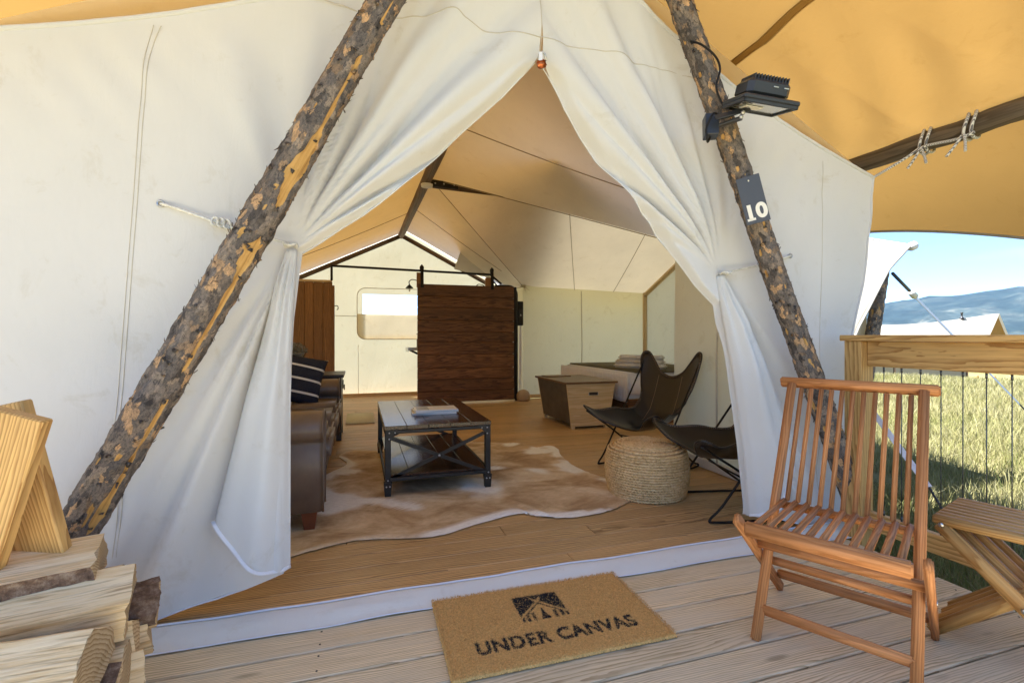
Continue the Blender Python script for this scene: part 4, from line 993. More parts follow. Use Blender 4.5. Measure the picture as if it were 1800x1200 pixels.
ln = (SY1-SY0-.36)/3
for i in range(3):
    yc = SY0+.18+ln*(i+.5)
    cu = box('seat_cushion', ((SX0+.19+SX1)/2+.015, yc, .395), (SX1-SX0-.16, ln-.008, .165), 'leather', sf, .045, seg=4)
    tube('piping', [(SX1+.022-.005, yc-ln/2+.03, .462), (SX1+.022-.005, yc+ln/2-.03, .462)], .006, 'leather', cu, 6)
    box('back_cushion', (SX0+.26, yc, .62), (.17, ln-.012, .34), 'leather', sf, .07, seg=4)
for y_ in (SY0+.06, SY1-.06):
    for x in (SX0+.07, SX1-.07):
        put('foot', mesh('foot', [(-.042, -.042, .12), (.042, -.042, .12), (.042, .042, .12), (-.042, .042, .12), (-.026, -.026, 0), (.026, -.026, 0), (.026, .026, 0), (-.026, .026, 0)], [(0, 1, 2, 3), (7, 6, 5, 4), (0, 4, 5, 1), (1, 5, 6, 2), (2, 6, 7, 3), (3, 7, 4, 0)]), 'footwood', sf, Matrix.Translation((x, y_, 0)), smooth=False)
def cushion(name, wd, ht, th, mat, mw, lab, cat):
    def fn(u, v):
        x, z = (u-.5), (v-.5); e_ = (1-(2*x)**2)*(1-(2*z)**2)
        k = 1-.10*((2*x)**2)*(1-(2*z)**2)-.0
        return (x*wd*(1-.07*(1-(2*z)**2)), 0, z*ht*(1-.07*(1-(2*x)**2))), th*.5*max(0, e_)**.42
    V = []; F = []; n_ = 24
    for sgn in (-1, 1):
        for j in range(n_+1):
            for i in range(n_+1):
                p, d = fn(i/n_, j/n_); V.append((p[0], sgn*d, p[2]))
    w_ = n_+1; off = w_*w_
    for j in range(n_):
        for i in range(n_):
            a_ = j*w_+i; F.append((a_, a_+1, a_+w_+1, a_+w_)); F.append((off+a_, off+a_+w_, off+a_+w_+1, off+a_+1))
    o = put(name, mesh(name, V, F), mat, None, mw); bmm = bmesh.new(); bmm.from_mesh(o.data); bmesh.ops.remove_doubles(bmm, verts=bmm.verts, dist=.0005); bmm.to_mesh(o.data); bmm.free()
    return tag(o, lab, cat)
cushion('striped_pillow', .50, .44, .17, 'navy', Matrix.Translation((-.55, 4.60, .69)) @ Matrix.Rotation(R(8), 4, 'Z') @ Matrix.Rotation(R(14), 4, 'Y') @ Matrix.Rotation(R(-18), 4, 'X'), 'navy pillow with white stripes leaning on the sofa arm', 'pillow')
# end table, bucket of dried flowers
et = thing('end_table', 'dark end table with iron latch behind the sofa arm', 'table', (-.5, 5.42, 0))
box('top', (-.46, 5.42, .655), (.62, .56, .03), 'dark', et, .004)
box('cabinet', (-.46, 5.42, .37), (.57, .50, .535), 'dark', et, .004)
for x in (-.72, -.20):
    for y_ in (5.20, 5.64): box('leg', (x, y_, .05), (.05, .05, .10), 'dark', et, .003)
box('latch', (-.163, 5.30, .56), (.012, .03, .09), 'black', et, .002); tube('latch_ring', [(-.15, 5.30+.02*math.cos(t), .53+.025*math.sin(t)) for t in [i*.6283 for i in range(10)]], .006, 'black', et, 6, True)
bk = thing('metal_bucket', 'galvanised metal bucket holding grey dried flowers', 'bucket', (-.66, 5.40, .67))
lathe('pail', [(.085, 0), (.112, .20), (.118, .205), (.118, .215), (.108, .21), (.08, .02)], 'zinc', bk, 28, (-.66, 5.40, .67))
tube('handle', [(-.66+.115*math.cos(t), 5.39, .86-.04*math.sin(t)) for t in [math.pi*i/14 for i in range(15)]], .004, 'iron', bk)
def driedmat():
    m, n, b = nodes('dried_flowers'); v = coords(n, rnd=False); f = noise_t(n, v, 60, 3, .7)
    n.links.new(ramp(n, f, [(.3, (.08, .075, .05)), (.5, (.24, .24, .20)), (.68, (.42, .42, .38)), (.8, (.45, .27, .10))]).outputs[0], b.inputs['Base Color']); b.inputs['Roughness'].default_value = .95; return m
M['dried'] = driedmat()
V = []; F = []; rnd = random.Random(4)
for i in range(900):
    a_ = rnd.uniform(0, 6.28); ph = math.acos(rnd.uniform(-.15, 1)); r_ = .155*rnd.uniform(.35, 1)
    c_ = Vector((-.66+r_*math.sin(ph)*math.cos(a_), 5.40+r_*math.sin(ph)*math.sin(a_), .89+r_*math.cos(ph)*.72)); d = Vector((rnd.gauss(0, 1), rnd.gauss(0, 1), rnd.gauss(0, 1))).normalized()*rnd.uniform(.008, .018); e_ = d.cross(Vector((rnd.gauss(0, 1), rnd.gauss(0, 1), 1))).normalized()*.006
    b_ = len(V); V += [c_-d, c_+e_, c_+d, c_-e_]; F.append((b_, b_+1, b_+2, b_+3))
fo = put('flowers', mesh('flowers', V, F), 'dried', bk, smooth=False); fo['kind'] = 'stuff'
# ================================================================ coffee table
ct = thing('coffee_table', 'low dark wood coffee table with black iron frame and crossed braces', 'table', (.52, 3.9, 0))
TX0, TX1, TY0, TY1 = .155, .875, 3.255, 4.53
for i in range(5):
    wd = (TX1-TX0)/5; x = TX0+wd*(i+.5)
    bar('top_board', (x, TY0, .456), (x, TY1, .456), wd-.002, .026, 'table', ct, bev=.002)
    wd = (TX1-TX0-.07)/5; x = TX0+.035+wd*(i+.5)
    bar('shelf_board', (x, TY0+.02, .135), (x, TY1-.02, .135), wd-.002, .022, 'table', ct, bev=.002)
for x, sx in ((TX0+.022, 1), (TX1-.022, -1)):
    for y_, sy in ((TY0+.022, 1), (TY1-.022, -1)):
        lg = bar('leg', (x, y_, 0), (x, y_, .443), .038, .038, 'iron', ct, (0, 1, 0), .003)
        put('foot', mesh('foot', [(-.019, -.019, 0), (.019, -.019, 0), (.019, .019, 0), (-.019, .019, 0), (-.026, -.024, .10), (.026, -.024, .10), (.026, .024, .10), (-.026, .024, .10)], [(3, 2, 1, 0), (4, 5, 6, 7), (0, 1, 5, 4), (1, 2, 6, 5), (2, 3, 7, 6), (3, 0, 4, 7)]), 'iron', lg, Matrix.Translation((x, y_, 0)), smooth=False)
        put('gusset', mesh('gusset', [(0, 0, 0), (sx*.075, 0, 0), (0, 0, -.075), (0, sy*-.004, 0), (sx*.075, sy*-.004, 0), (0, sy*-.004, -.075)], [(0, 1, 2), (5, 4, 3), (0, 3, 4, 1), (1, 4, 5, 2), (2, 5, 3, 0)]), 'iron', lg, Matrix.Translation((x, y_-sy*.021, .443)), smooth=False)
        for dx, dz in ((.008, .425), (.045, .425), (.008, .385), (-.01, .075), (.012, .075), (.0, .115)):
            lathe('rivet', [(.0055, 0), (.0055, .002), (.003, .004)], 'steel', lg, 8, (x+sx*dx, y_-sy*.026, dz), rot=Matrix.Rotation(R(90*sy), 4, 'X'))
for z0 in (.428, .118):
    for y_ in (TY0+.008, TY1-.008): bar('frame_rail', (TX0+.03, y_, z0), (TX1-.03, y_, z0), .016, .024, 'iron', ct)
    for x in (TX0+.008, TX1-.008): bar('frame_rail', (x, TY0+.03, z0), (x, TY1-.03, z0), .016, .024, 'iron', ct)
for y_, dy in ((TY0+.016, .005), (TY1-.016, -.005)):
    bar('cross_brace', (TX0+.045, y_, .385), (TX1-.045, y_, .12), .006, .024, 'iron', ct, bev=.001); bar('cross_brace', (TX0+.045, y_+dy*1.4, .12), (TX1-.045, y_+dy*1.4, .385), .006, .024, 'iron', ct, bev=.001)
lathe('rivet', [(.008, 0), (.008, .003), (.004, .006)], 'steel', ct, 10, ((TX0+TX1)/2, TY0+.012, .2525), rot=Matrix.Rotation(R(90), 4, 'X'))
for i, (s_, lb) in enumerate((((.33, .215, .014), 'thick white magazine at the bottom of the coffee table pile'), ((.325, .21, .012), 'white magazine in the middle of the coffee table pile'), ((.32, .208, .010), 'white magazine with grey cover print topping the coffee table pile'))):
    L = Matrix.Translation((.545+.006*i, 3.74-.005*i, .469+[.007, .0202, .0314][i])) @ Matrix.Rotation(R((-4, 5, -1)[i]), 4, 'Z')
    mg = thing('magazine', lb, 'magazine', L.translation, R((-4, 5, -1)[i]), 'magazines on the coffee table')
    put('pages', boxmesh('pages', *s_, .002), 'paper', mg, L, smooth=False)
    if i == 2: put('cover_print', boxmesh('cover_print', .09, .16, .0006, 0), 'print', mg, L @ Matrix.Translation((-.10, .0, .0053)), smooth=False); put('cover_print', boxmesh('cover_print', .14, .006, .0006, 0), 'print', mg, L @ Matrix.Translation((.06, .05, .0053)), smooth=False)
# ================================================================ rug and mat
RUG = [(-.36, 2.50), (-.15, 2.585), (.02, 2.617), (.365, 2.546), (.60, 2.632), (.892, 2.722), (1.0, 2.65), (1.155, 2.575), (1.42, 2.60), (1.62, 2.70), (1.76, 2.80), (1.80, 3.02), (1.74, 3.20), (1.70, 3.34), (1.66, 3.60), (1.70, 3.96), (1.76, 4.15), (1.75, 4.32), (1.60, 4.30), (1.50, 4.50), (1.32, 4.57), (1.0, 4.72), (.6, 4.80), (.2, 4.62), (-.05, 4.70), (-.17, 4.50), (-.10, 4.2), (-.25, 3.9), (-.30, 3.5), (-.36, 3.2), (-.42, 2.95), (-.50, 2.72)]
rp = smoothpath([(x, y_, 0) for x, y_ in RUG+RUG[:1]], 8)[:-1]; n_ = len(rp); cx_, cy_ = .7, 3.55
V = []; F = []; att = []; NRG = 26
for i in range(NRG+1):
    t = (i/NRG)**.8
    for k, p in enumerate(rp):
        x, y_ = cx_+(p.x-cx_)*t, cy_+(p.y-cy_)*t; e_ = 1-t
        jx = .012*nz3(k*.9, 3)*ss(t, .9, 1)
        z = .006+.006*abs(nz3(x*3, y_*3))+.005*math.exp(-((t-.96)/.03)**2)*max(0, nz3(k*.12, 5)+.1)*2+.012*math.exp(-(((x-.95)+(y_-2.9)*.35)/.025)**2)*ss(t, .5, .8)
        if t > .985: z = .003+.35*(z-.003)
        V.append((x+jx, y_+jx, z))
        ed = ss(t, .955, .99)*.7*max(0, min(1, .5+2*nz3(k*.05, 8)))
        pt = max(math.exp(-(((x+.13)/.17)**2+((y_-3.22)/.20)**2)), math.exp(-(((x-1.62)/.14)**2+((y_-3.55)/.22)**2)), math.exp(-(((x-1.55)/.16)**2+((y_-4.15)/.12)**2)), math.exp(-(((x+.12)/.16)**2+((y_-3.95)/.08)**2)), math.exp(-(((x-1.15)/.34)**2+((y_-2.60)/.05)**2)), .7*math.exp(-(((x-.8)/.18)**2+((y_-3.3)/.35)**2)))
        pt += .35*nz3(x*7, y_*9, 3)*ss(pt, .15, .5)
        pt = max(pt, .9*ss(nz3(x*1.9+3, y_*2.3, 6), .28, .50), .8*ss(t, .84, .97)*ss(nz3(k*.035, 2.2), .02, .22)); att.append(max(ed, ss(pt, .28, .60)))
for i in range(NRG):
    for k in range(n_): F.append((i*n_+k, i*n_+(k+1) % n_, (i+1)*n_+(k+1) % n_, (i+1)*n_+k)[::-1])
me = mesh('cowhide_rug', V, F); at = me.attributes.new('pale', 'FLOAT', 'POINT'); at.data.foreach_set('value', att)
o = put('cowhide_rug', me, 'hide'); o.location.z = .002; tag(o, 'brown and white cowhide rug under the coffee table', 'rug')
o = put('bath_mat', boxmesh('bath_mat', .34, .78, .016, .006, 2), 'bathmat', None, Matrix.Translation((.01, 6.48, .009))); tag(o, 'small cream mat lying on the floor beyond the sofa', 'mat')
# ================================================================ partition, door, bath corner
pt_ = thing('plank_partition', 'brown vertical plank partition behind the sofa', 'partition', (-.86, 7.6, 0))
for i, wd in enumerate((.14, .15, .13, .16, .12, .13, .13)):
    x = -1.34+sum((.14, .15, .13, .16, .12, .13, .13)[:i])+wd/2
    bar('plank', (x, 7.6, 0), (x, 7.6, 1.845), wd-.004, .024, 'plank', pt_, (0, 1, 0), .003)
box('backing', (-.86, 7.618, .92), (.94, .008, 1.83), 'plank', pt_, 0)  # added behind the planks so that no light shows between them
bar('top_plate', (-1.34, 7.6, 1.862), (-.385, 7.6, 1.862), .06, .03, 'bamboo', pt_)
bar('end_trim', (-.368, 7.62, 0), (-.368, 7.62, 1.80), .03, .10, 'plank', pt_, (0, 1, 0))
tube('wall_hook', smoothpath([(-.35, 7.59, 1.50), (-.31, 7.57, 1.50), (-.30, 7.56, 1.46), (-.32, 7.56, 1.44)]), .006, 'iron', pt_)
dt = thing('door_track', 'black iron sliding door track under the roof', 'track', (.8, 7.55, 2.0))
tube('rail', [(-.40, 7.55, 2.085), (2.02, 7.55, 2.045)], .018, 'black', dt, 10)
tube('end_post', [(-.39, 7.55, 1.87), (-.39, 7.55, 2.10)], .018, 'black', dt, 10)
tube('brace', [(2.02, 7.55, 2.04), (2.20, 7.55, 1.90)], .016, 'black', dt, 8); tube('brace', [(2.00, 7.55, 1.98), (2.12, 7.55, 1.89)], .012, 'black', dt, 8)
bd = thing('barn_door', 'dark stained sliding barn door of horizontal boards', 'door', (1.62, 7.5, .02))
DX0, DX1, DZ0, DZ1 = .845, 2.395, .025, 1.857
hs_ = [.19, .17, .20, .18, .16, .19, .21, .17, .19, .172]; z = DZ1
for h in hs_:
    bar('plank', (DX0, 7.5, z-h/2), (DX1, 7.5, z-h/2), .036, h-.006, 'barn', bd, bev=.004); z -= h
box('gap_light_block', ((DX0+DX1)/2, 7.521, .94), (DX1-DX0-.02, .006, 1.81), 'barn', bd, 0)  # unseen sheet added to stop light coming through the board gaps
box('back_frame', (DX0+.09, 7.537, .94), (.12, .022, 1.8), 'barn', bd); box('back_frame', (DX1-.09, 7.537, .94), (.12, .022, 1.8), 'barn', bd)
for x in (.915, 2.03):
    bar('hanger', (x-.03, 7.515, 1.80), (x-.03, 7.515, 2.03), .10, .03, 'plank', bd, (0, 1, 0)) if x < 1 else bar('hanger', (x-.06, 7.515, 1.80), (x-.06, 7.515, 1.99), .10, .03, 'plank', bd, (0, 1, 0))
    hg = bar('strap_hanger', (x, 7.47, 1.80), (x, 7.50, 2.10), .048, .012, 'black', bd, (0, 1, 0))
    lathe('finial', [(.02, 0), (.03, .02), (.034, .05), (.03, .075), (.012, .09), (.012, .10)], 'black', hg, 14, (x, 7.52, 2.055))
box('end_cap', (DX1+.022, 7.5, .94), (.04, .05, 1.82), 'black', bd, .006)
mf = thing('door_frame', 'black steel frame with a rounded top corner beside the barn door', 'frame', (2.45, 7.56, 0))
tube('tube', [(2.10, 7.57, 1.865)]+[(2.33+.13*math.sin(R(a_)), 7.57, 1.735+.13*math.cos(R(a_))) for a_ in range(0, 91, 15)]+[(2.46, 7.57, 0)], .026, 'black', mf, 10)
ht_ = thing('wall_heater', 'small black wall unit fixed beside the barn door', 'heater', (2.55, 7.62, 1.4))
box('case', (2.545, 7.66, 1.43), (.10, .12, .40), 'black', ht_, .01); box('panel', (2.545, 7.598, 1.43), (.06, .008, .14), 'iron', ht_, .002); box('button', (2.545, 7.592, 1.40), (.018, .006, .03), 'steel', ht_, .001)
cu_ = put('hanging_curtain', tubemesh('hanging_curtain', smoothpath([(2.575, 7.70, 1.25), (2.57, 7.69, .9), (2.565, 7.68, .5), (2.56, 7.68, .17), (2.55, 7.66, .02)]), lambda t: .022+.012*math.sin(t*5), 10, flat=.6), 'sheet', None); tag(cu_, 'narrow white curtain hanging in the tent corner', 'curtain')
bag = lathe('canvas_bag', [(.01, 0), (.09, .0), (.11, .04), (.11, .10), (.085, .155), (.04, .18), (.005, .186)], 'suede', None, 24, (2.545, 7.46, 0)); tag(bag, 'small round beige canvas bag on the floor by the curtain', 'bag')
for x, z, lb in ((.90, 1.90, 'small black gooseneck wall lamp hanging left of the barn door'), (1.98, 1.86, 'black gooseneck wall lamp peeking over the barn door')):
    lm = thing('wall_lamp', lb, 'lamp', (x-.12, 7.75, z-.1), group='gooseneck wall lamps')
    box('mount', (x+.03, 7.75, z-.04), (.05, .04, .12), 'black', lm, .003)
    tube('arm', smoothpath([(x+.02, 7.75, z-.02), (x-.03, 7.75, z+.03), (x-.11, 7.75, z+.045), (x-.155, 7.75, z+.01), (x-.15, 7.75, z-.03)]), .007, 'black', lm)
    lathe('shade', [(.062, 0), (.058, .012), (.02, .05), (.01, .062)], 'black', lm, 18, (x-.15, 7.75, z-.095))
    lathe('bulb', [(.008, 0), (.014, .01), (.014, .05), (.010, .06)], 'chrome', lm, 12, (x-.15, 7.75, z-.145))
sh = thing('wash_shelf', 'grey wash shelf on black brackets beside the barn door', 'shelf', (.95, 8.3, .8))
box('board', (1.05, 8.1, .845), (.60, .36, .045), 'zinc', sh, .004); box('front_lip', (.745, 8.1, .835), (.012, .37, .07), 'steel', sh, .002)
for y_ in (7.98, 8.22): bar('bracket', (.80, y_, .82), (1.25, y_, .60), .03, .03, 'black', sh)
for y_ in (7.98, 8.22): bar('support', (1.30, y_, 0), (1.30, y_, .82), .04, .04, 'black', sh, (0, 1, 0))
bo = thing('soap_bottle', 'amber pump bottle standing on the wash shelf', 'bottle', (.93, 8.05, .868))
lathe('flask', [(.035, 0), (.035, .13), (.012, .16), (.012, .175)], 'bottle', bo, 18, (.93, 8.05, .868)); lathe('pump', [(.014, 0), (.014, .02), (.004, .024), (.004, .05)], 'black', bo, 12, (.93, 8.05, 1.043)); tube('spout', [(.93, 8.05, 1.09), (.89, 8.05, 1.085)], .005, 'black', bo)
dtc = lathe('smoke_detector', [(.03, -.035), (.062, -.03), (.066, -.01), (.066, .0)], 'plastic', None, 28, (.715, 5.42, 2.745)); tag(dtc, 'round white smoke detector under the ridge pole', 'detector')
# ================================================================ bed corner
bed = thing('bed', 'bed with white bedding on a brown wooden base', 'bed', (3.95, 5.95, 0))
BX0, BX1, BY0, BY1 = 3.02, 4.92, 5.02, 6.92
for i in range(2):
    bar('base_board', (BX0+.012, BY0, .08+.155*i), (BX0+.012, BY1, .08+.155*i), .024, .15, 'bedwood', bed); bar('base_board', (BX0, BY0+.012, .08+.155*i), (BX1, BY0+.012, .08+.155*i), .024, .15, 'bedwood', bed)
box('mattress', ((BX0+BX1)/2, (BY0+BY1)/2, .465), (BX1-BX0+.03, BY1-BY0+.03, .31), 'sheet', bed, .06, seg=4)
def skirt(u, v):
    t = u; y_ = BY0-.03+(BY1-BY0+.06)*t; return (BX0-.022-.006*math.sin(t*190)-.012*v, y_, .61-.33*v+.012*nz3(t*9, 2)*v)
grid('sheet_drop', skirt, 240, 8, 'sheet', bed, .003)
box('blanket', ((BX0+BX1)/2-.2, (BY0+BY1)/2, .628), (1.30, BY1-BY0+.0, .022), 'runner', bed, .008, seg=2)
for i, (x, y_) in enumerate(((3.42, 5.62), (3.55, 5.40))):
    tw = thing('towel_stack', ('folded white towel pile on the bed with a rolled edge', 'folded white towel pile half hidden by the black leather chair')[i], 'towels', (x, y_, .64), group='towels on the bed')
    for k in range(3): box('towel', (x+.01*k, y_+.012*(k % 2), .668+k*.055), (.40-.04*k, .24, .058), 'towel', tw, .02, R(-60+6*k), 4)
cushion('bed_pillow', .62, .46, .16, 'pillow', Matrix.Translation((4.62, 5.55, .86)) @ Matrix.Rotation(R(88), 4, 'Z') @ Matrix.Rotation(R(-14), 4, 'X'), 'grey pillow standing at the head of the bed', 'pillow')
# trunk
tk = thing('storage_trunk', 'bamboo storage trunk with dark side and wooden lid', 'trunk', (2.5, 5.45, 0))
B0 = [(2.285, 5.015), (2.755, 5.015), (2.755, 5.89), (2.285, 5.89)]; T0 = [(2.215, 4.985), (2.825, 4.985), (2.825, 5.92), (2.215, 5.92)]; zt = .515
def slab(name, a_, b_, mat, th=.018, z0=.03, notch=False):
    p0, p1 = Vector((*B0[a_], 0)), Vector((*B0[b_], 0)); q0, q1 = Vector((*T0[a_], 0)), Vector((*T0[b_], 0))
    x = (p1-p0).normalized(); nrm = Vector((x.y, -x.x, 0)); mid = (p0+p1+q0+q1)/4
    V = []
    for s in (0, -th):
        for p, z in ((p0, z0), (p1, z0), (q1, zt), (q0, zt)): V.append((p+nrm*s)+Vector((0, 0, z)))
    M0 = Matrix.Translation((mid.x, mid.y, .27)) @ axes((0, 0, 0), x); inv = M0.inverted()
    me = mesh(name, [inv @ v for v in V], [(0, 1, 2, 3), (7, 6, 5, 4), (0, 4, 5, 1), (1, 5, 6, 2), (2, 6, 7, 3), (3, 7, 4, 0)])
    return put(name, me, mat, tk, M0, smooth=False)
ep = slab('end_panel', 0, 1, 'bamboo'); slab('end_panel', 2, 3, 'bamboo'); slab('side_panel', 1, 2, 'dark', .015, .04)
def trunkside():
    m, n, b = nodes('dark_trunk_side'); v = coords(n, rnd=False); f = noise_t(n, v, 9, 5, .65)
    n.links.new(ramp(n, f, [(.3, (.030, .026, .022)), (.7, (.085, .072, .058))]).outputs[0], b.inputs['Base Color']); b.inputs['Roughness'].default_value = .4; return m
M['trunkside'] = trunkside()
slab('side_panel', 3, 0, 'trunkside', .015, .05)
box('lid', (2.52, 5.4525, .527), (.66, .985, .022), 'lid', tk, .003)
hl = rrect(-.055, .055, -.016, .016, .006)
for nm, sc_, mt, dy in (('handle_rim', 1.12, 'steel', -.0012), ('handle_hole_shade', 1.0, 'dark', -.0024)):  # dark plate over the rim: the hole's shade is put into its colour
    me = mesh(nm, [(x*sc_, 0, z*sc_*1.05) for x, z in hl]+[(x*sc_, .01, z*sc_*1.05) for x, z in hl], [tuple(range(len(hl))), tuple(range(2*len(hl)-1, len(hl)-1, -1))]+[(i, i+len(hl), (i+1) % len(hl)+len(hl), (i+1) % len(hl)) for i in range(len(hl))])
    put(nm, me, mt, tk, Matrix.Translation((2.55, 4.992+dy, .40)) @ Matrix.Rotation(R(-3.5), 4, 'X'), smooth=False)
for x in (2.31, 2.73):
    for y_ in (5.03, 5.87): box('foot', (x, y_, .02), (.045, .03, .04), 'bamboo', tk, .003)
tr_ = box('tray', (2.42, 5.78, .5445), (.34, .18, .010), 'lid', None, .003); tag(tr_, 'thin brown tray lying on the storage trunk', 'tray')
# ================================================================ jute pouf
pf = thing('jute_pouf', 'round braided jute pouf between the leather chairs', 'pouf', (1.86, 2.86, 0))
def pr(z):      # outer radius by height
    k = z/.345; return .232+.040*math.sin(math.pi*(.12+.80*k))-.055*ss(k, .84, 1.0)
core = lathe('core', [(.19, .01)]+[(pr(z)-.010, z) for z in [.012+i*.0165 for i in range(20)]]+[(.15, .335), (.05, .338)], 'jute', pf, 40, (1.86, 2.86, 0))
def braid(name, z, r_, par):
    V = []; F = []; n_ = 150; sg_ = 7; nb = max(8, int(r_*2*math.pi/.022)); jz = random.uniform(0, 6)
    for i in range(n_):
        a_ = 2*math.pi*i/n_; w1 = abs(math.sin(a_*nb/2+jz)); cr_ = .0082*(.62+.5*w1); tw = .0030*math.cos(a_*nb+2*jz)
        for k in range(sg_):
            b_ = 2*math.pi*k/sg_; rr = r_+cr_*math.cos(b_); zz = z+tw+.0022*nz3(a_*4, z*50)+cr_*math.sin(b_)*1.05
            V.append((1.86+rr*math.cos(a_), 2.86+rr*math.sin(a_), zz))
    for i in range(n_):
        for k in range(sg_): F.append((i*sg_+k, ((i+1) % n_)*sg_+k, ((i+1) % n_)*sg_+(k+1) % sg_, i*sg_+(k+1) % sg_))
    return put(name, mesh(name, V, F), 'jute', par)
for i in range(20): braid('braid', .012+i*.0165, pr(.012+i*.0165), pf)
for i in range(11): braid('braid', .334+.004*ss(i, 0, 4), pr(.33)-.012-i*.0165, pf)
# ================================================================ butterfly chairs
def butterfly(name, label, loc, rz):
    t = thing(name, label, 'chair', loc, rz, 'black leather butterfly chairs')
    # local: +y front, x across; the flat four-lobed hide (p across, q from front to back) hung into shape
    CEN = [(-.50, .40, .40), (-.36, .32, .350), (-.20, .20, .315), (0., .02, .300), (.14, -.11, .325), (.26, -.20, .405), (.42, -.27, .55), (.60, -.335, .715), (.82, -.40, .925)]
    def hang(p, q):
        for a0, a1 in zip(CEN, CEN[1:]):
            if q <= a1[0] or a1 is CEN[-1]:
                k = (q-a0[0])/(a1[0]-a0[0]); y_, z_ = a0[1]+(a1[1]-a0[1])*k, a0[2]+(a1[2]-a0[2])*k; break
        fr, bk_ = 1-ss(q, -.30, .05), ss(q, .20, .55)
        return Vector((p*(1-.55*p*p), y_+bk_*.75*p*p+.10*fr*p*p, z_+fr*.80*p*p+(1-fr)*(1-bk_)*2.4*p*p+.1*bk_*p*p))
    half = [(0, -.235), (.09, -.255), (.17, -.32), (.245, -.41), (.315, -.455), (.375, -.43), (.395, -.36), (.365, -.26), (.295, -.12), (.235, .04), (.222, .18), (.235, .34), (.262, .50), (.290, .64), (.310, .745), (.295, .80), (.245, .805), (.185, .735), (.105, .635), (0, .595)]
    loop_ = half+[(-a_, b_) for a_, b_ in half[-2:0:-1]]
    lp = smoothpath([(a_, b_, 0) for a_, b_ in loop_+loop_[:1]], 4)[:-1]; n_ = len(lp); V = []; F = []; NR_ = 14; c0 = Vector((0, .12, 0))
    for i in range(1, NR_+1):
        for q in lp:
            w_ = c0+(q-c0)*(i/NR_); V.append(hang(w_.x, w_.y))
    for i in range(NR_-1):
        for k in range(n_): F.append((i*n_+k, i*n_+(k+1) % n_, (i+1)*n_+(k+1) % n_, (i+1)*n_+k))
    F.append(tuple(range(n_))[::-1])
    def fn(u, v): return hang((u-.5)*.46, -.235+v*.83)
    me = mesh('sling', V, F); me.materials.append(M['sling']); me.materials.append(M['suede'])
    o = put('sling', me, 'sling', t, None, Matrix())
    m2 = o.modifiers.new('thickness', 'SOLIDIFY'); m2.thickness = .006; m2.offset = 0
    P = [hang(q.x, q.y) for q in lp]
    tube('rim_binding', P, .0075, 'sling', o, 6, True, local=True)
    V = []; F = []
    L = [0]; Q = P+[P[0]]
    cen = Vector((0, -.03, .30)); acc = 0
    for a_, b_ in zip(Q, Q[1:]):
        n_ = max(1, int((b_-a_).length/.011))
        for i in range(n_):
            c_ = a_.lerp(b_, i/n_); d = (b_-a_).normalized(); s_ = (cen-c_); s_ = (s_-d*s_.dot(d)).normalized(); nn = d.cross(s_)
            for sg_ in (1, -1):
                k = len(V); w_ = .0014
                p0, p1 = c_+nn*sg_*.0082, c_+s_*.014+nn*sg_*.0050
                V += [p0-d*w_, p0+d*w_, p1+d*w_, p1-d*w_]; F.append((k, k+1, k+2, k+3))
    stt = put('stitching', mesh('stitching', V, F), 'stitch', o, None, Matrix(), smooth=False); stt['kind'] = 'stuff'
    for s in (-1, 1):
        tube('seam', [hang(s*.115, .12+j*.020)+Vector((0, .006, .003)) for j in range(25)], .0016, 'stitch', o, 5, local=True)
        bt, ft = hang(s*.285, .775), hang(s*.345, -.42)
        ff, bf = Vector((s*.265, .27, .009)), Vector((s*.265, -.29, .009))
        tube('frame_rod', smoothpath([bt+Vector((0, -.012, -.02)), bt.lerp(ff, .5)+Vector((0, -.012, 0)), bt.lerp(ff, .88), ff+Vector((0, .012, .018)), ff+Vector((s*.004, -.02, 0)), ff.lerp(bf, .5), bf+Vector((s*.004, .02, 0)), bf+Vector((0, -.012, .018)), bf.lerp(ft, .12), bf.lerp(ft, .6), ft+Vector((0, .0, -.018))], 8), .0072, 'black', t, 10, local=True)
    tube('frame_rod', [(-.265, .02, .215), (.265, .02, .215)], .006, 'black', t, 8, local=True)
    return t
def face(dx, dy): return math.atan2(dy, dx)-math.pi/2
butterfly('butterfly_chair', 'black leather butterfly chair facing the cowhide rug behind the pouf', (2.23, 3.42, 0), face(-.94, -.34))
butterfly('butterfly_chair', 'black leather butterfly chair partly hidden behind the white door flap', (2.22, 2.46, 0), face(-.97, .22))
# ================================================================ beyond the railing: far tent, meadow
ft = thing('far_tent', 'distant white canvas tent across the meadow', 'tent', (26, 18, -2.3))
def cz(u, v, zc):
    ph = R(17.5); xc = (u-900)/850*zc; return Vector((xc*math.cos(ph)+zc*math.sin(ph), -xc*math.sin(ph)+zc*math.cos(ph), EYE-(v-590)*zc/850))
FA, FB = cz(1440, 566, 31), cz(1757, 551, 33)          # ridge ends
GA, GB = cz(1430, 640, 27.5), cz(1705, 641, 29.5)
HA, HB = FA*2-GA+Vector((0, 0, -3.6*0)), FB*2-GB
HA.z, HB.z = GA.z, GB.z
def ridgep(u): 
    p = FA.lerp(FB, u); p.z -= .55*math.sin(math.pi*min(1, u*1.05))*.75; return p
def froof(u, v):
    r_ = ridgep(u); e_ = GA.lerp(GB, u)+Vector((0, 0, .25*math.sin(math.pi*u))); p = r_.lerp(e_, v); p.z -= .35*math.sin(math.pi*v); return p
def froof2(u, v):
    r_ = ridgep(u); e_ = HA.lerp(HB, u)+Vector((0, 0, .25*math.sin(math.pi*u))); p = r_.lerp(e_, v); p.z -= .35*math.sin(math.pi*v); return p
grid('roof', froof, 24, 12, 'flyout', ft); grid('roof', froof2, 24, 12, 'flyout', ft)
inn = .985
grid('gable', lambda u, v: (froof(inn, v) if u == 0 else froof2(inn, v)) if u in (0, 1) else froof(inn, v).lerp(froof2(inn, v), u), 6, 10, 'fly', ft)
wa, wb = froof(.03, .75), froof(.93, .75)
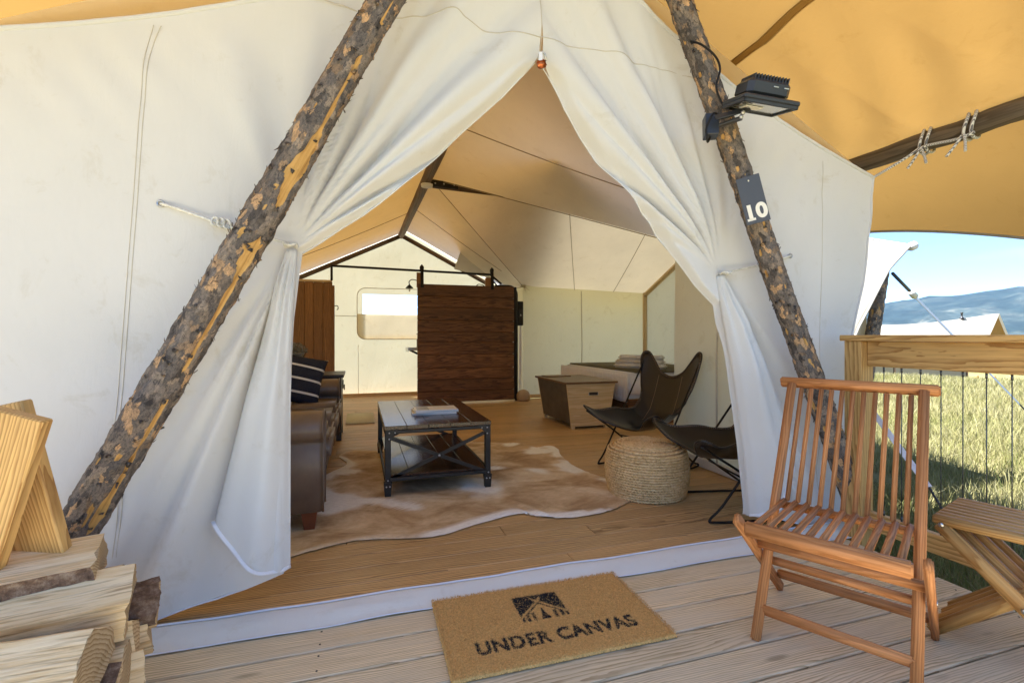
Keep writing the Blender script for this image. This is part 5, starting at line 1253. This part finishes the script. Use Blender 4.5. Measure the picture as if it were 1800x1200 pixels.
put('wall', mesh('wall', [tuple(wa), tuple(wb), (wb.x, wb.y, gz(wb.x, wb.y)), (wa.x, wa.y, gz(wa.x, wa.y))], [(0, 1, 2, 3)]), 'flyout', ft, smooth=False)
for u in (.02, .5, .98):
    q = GA.lerp(GB, u); tube('post', [(q.x, q.y, gz(q.x, q.y)-.05), (q.x, q.y, q.z+.15)], .06, 'pole', ft)
q = ridgep(.78); lathe('stove_pipe', [(.12, -.1), (.12, .08), (.05, .1), (.05, .35), (.08, .36), (.08, .42)], 'iron', ft, 12, (q.x, q.y, q.z))
bn = thing('far_deck', 'small brown wooden deck beside the distant tent', 'deck', tuple(cz(1760, 650, 26)))
q = cz(1760, 648, 26); q.z = gz(q.x, q.y)
box('platform', (q.x, q.y, q.z+.42), (2.6, 1.6, .16), 'pine', bn, .01, R(-30))
for i in range(4): box('post', tuple(q+Vector((-1.0+.7*i, .55-.38*i, .6))), (.14, .14, 1.2), 'pine', bn, .01)
# grass
rnd = random.Random(12); V = []; F = []; tone = []
def blade(x, y_, h, tn):
    z = gz(x, y_)-.02; a_ = rnd.uniform(0, 6.28); w_ = rnd.uniform(.0014, .0030)*(1+.12*math.hypot(x, y_)); lx, ly = rnd.gauss(0, .35)*h, rnd.gauss(0, .35)*h; cx_, cy_ = w_*math.cos(a_), w_*math.sin(a_)
    b_ = len(V); V.extend([(x-cx_, y_-cy_, z), (x+cx_, y_+cy_, z), (x+lx*.4+cx_*.7, y_+ly*.4+cy_*.7, z+h*.62), (x+lx*.4-cx_*.7, y_+ly*.4-cy_*.7, z+h*.62), (x+lx, y_+ly, z+h)])
    F.extend([(b_, b_+1, b_+2, b_+3), (b_+3, b_+2, b_+4)]); tone.extend([tn*.7, tn*.7, tn, tn, min(1, tn+.12)])
cnt = 0
while cnt < 190000:
    r_ = 2.6+22*rnd.random()**1.5; a_ = R(rnd.uniform(18, 112)); x, y_ = r_*math.sin(a_), r_*math.cos(a_)
    if x < 2.56 or (x < 5.3 and y_ > 3.3): continue
    pa = nz3(x*.5, y_*.5, 2)+.6*nz3(x*1.7, y_*1.7, 4)
    near = 1-ss(r_, 3.0, 6.0)
    tn = max(0, min(1, .68+.26*pa-.36*near*(1 if x < 3.6 else .3)+rnd.gauss(0, .16)))
    blade(x, y_, rnd.uniform(.08, .22)*(1-.4*near)*(1+.35*pa), tn); cnt += 1
me = mesh('meadow_grass', V, F); at = me.attributes.new('tone', 'FLOAT', 'POINT'); at.data.foreach_set('value', tone)
go = put('meadow_grass', me, 'grass', smooth=False); tag(go, 'tall dry grass of the meadow beyond the railing', 'grass', kind='stuff')

# ================================================================ air
hz = put('haze', boxmesh('haze', 5600, 5600, 420, 0), None, None, Matrix.Translation((0, 0, 205)), smooth=False)
m, n, b = nodes('haze_air'); n.nodes.remove(b)
pv = N(n, 'ShaderNodeVolumePrincipled', Density=.00008, Anisotropy=.2); pv.inputs['Color'].default_value = (.45, .68, 1, 1)
n.links.new(pv.outputs[0], n.nodes['Material Output'].inputs['Volume']); hz.data.materials.append(m)
tag(hz, 'thin blue haze of the air over the valley', 'haze', kind='stuff')
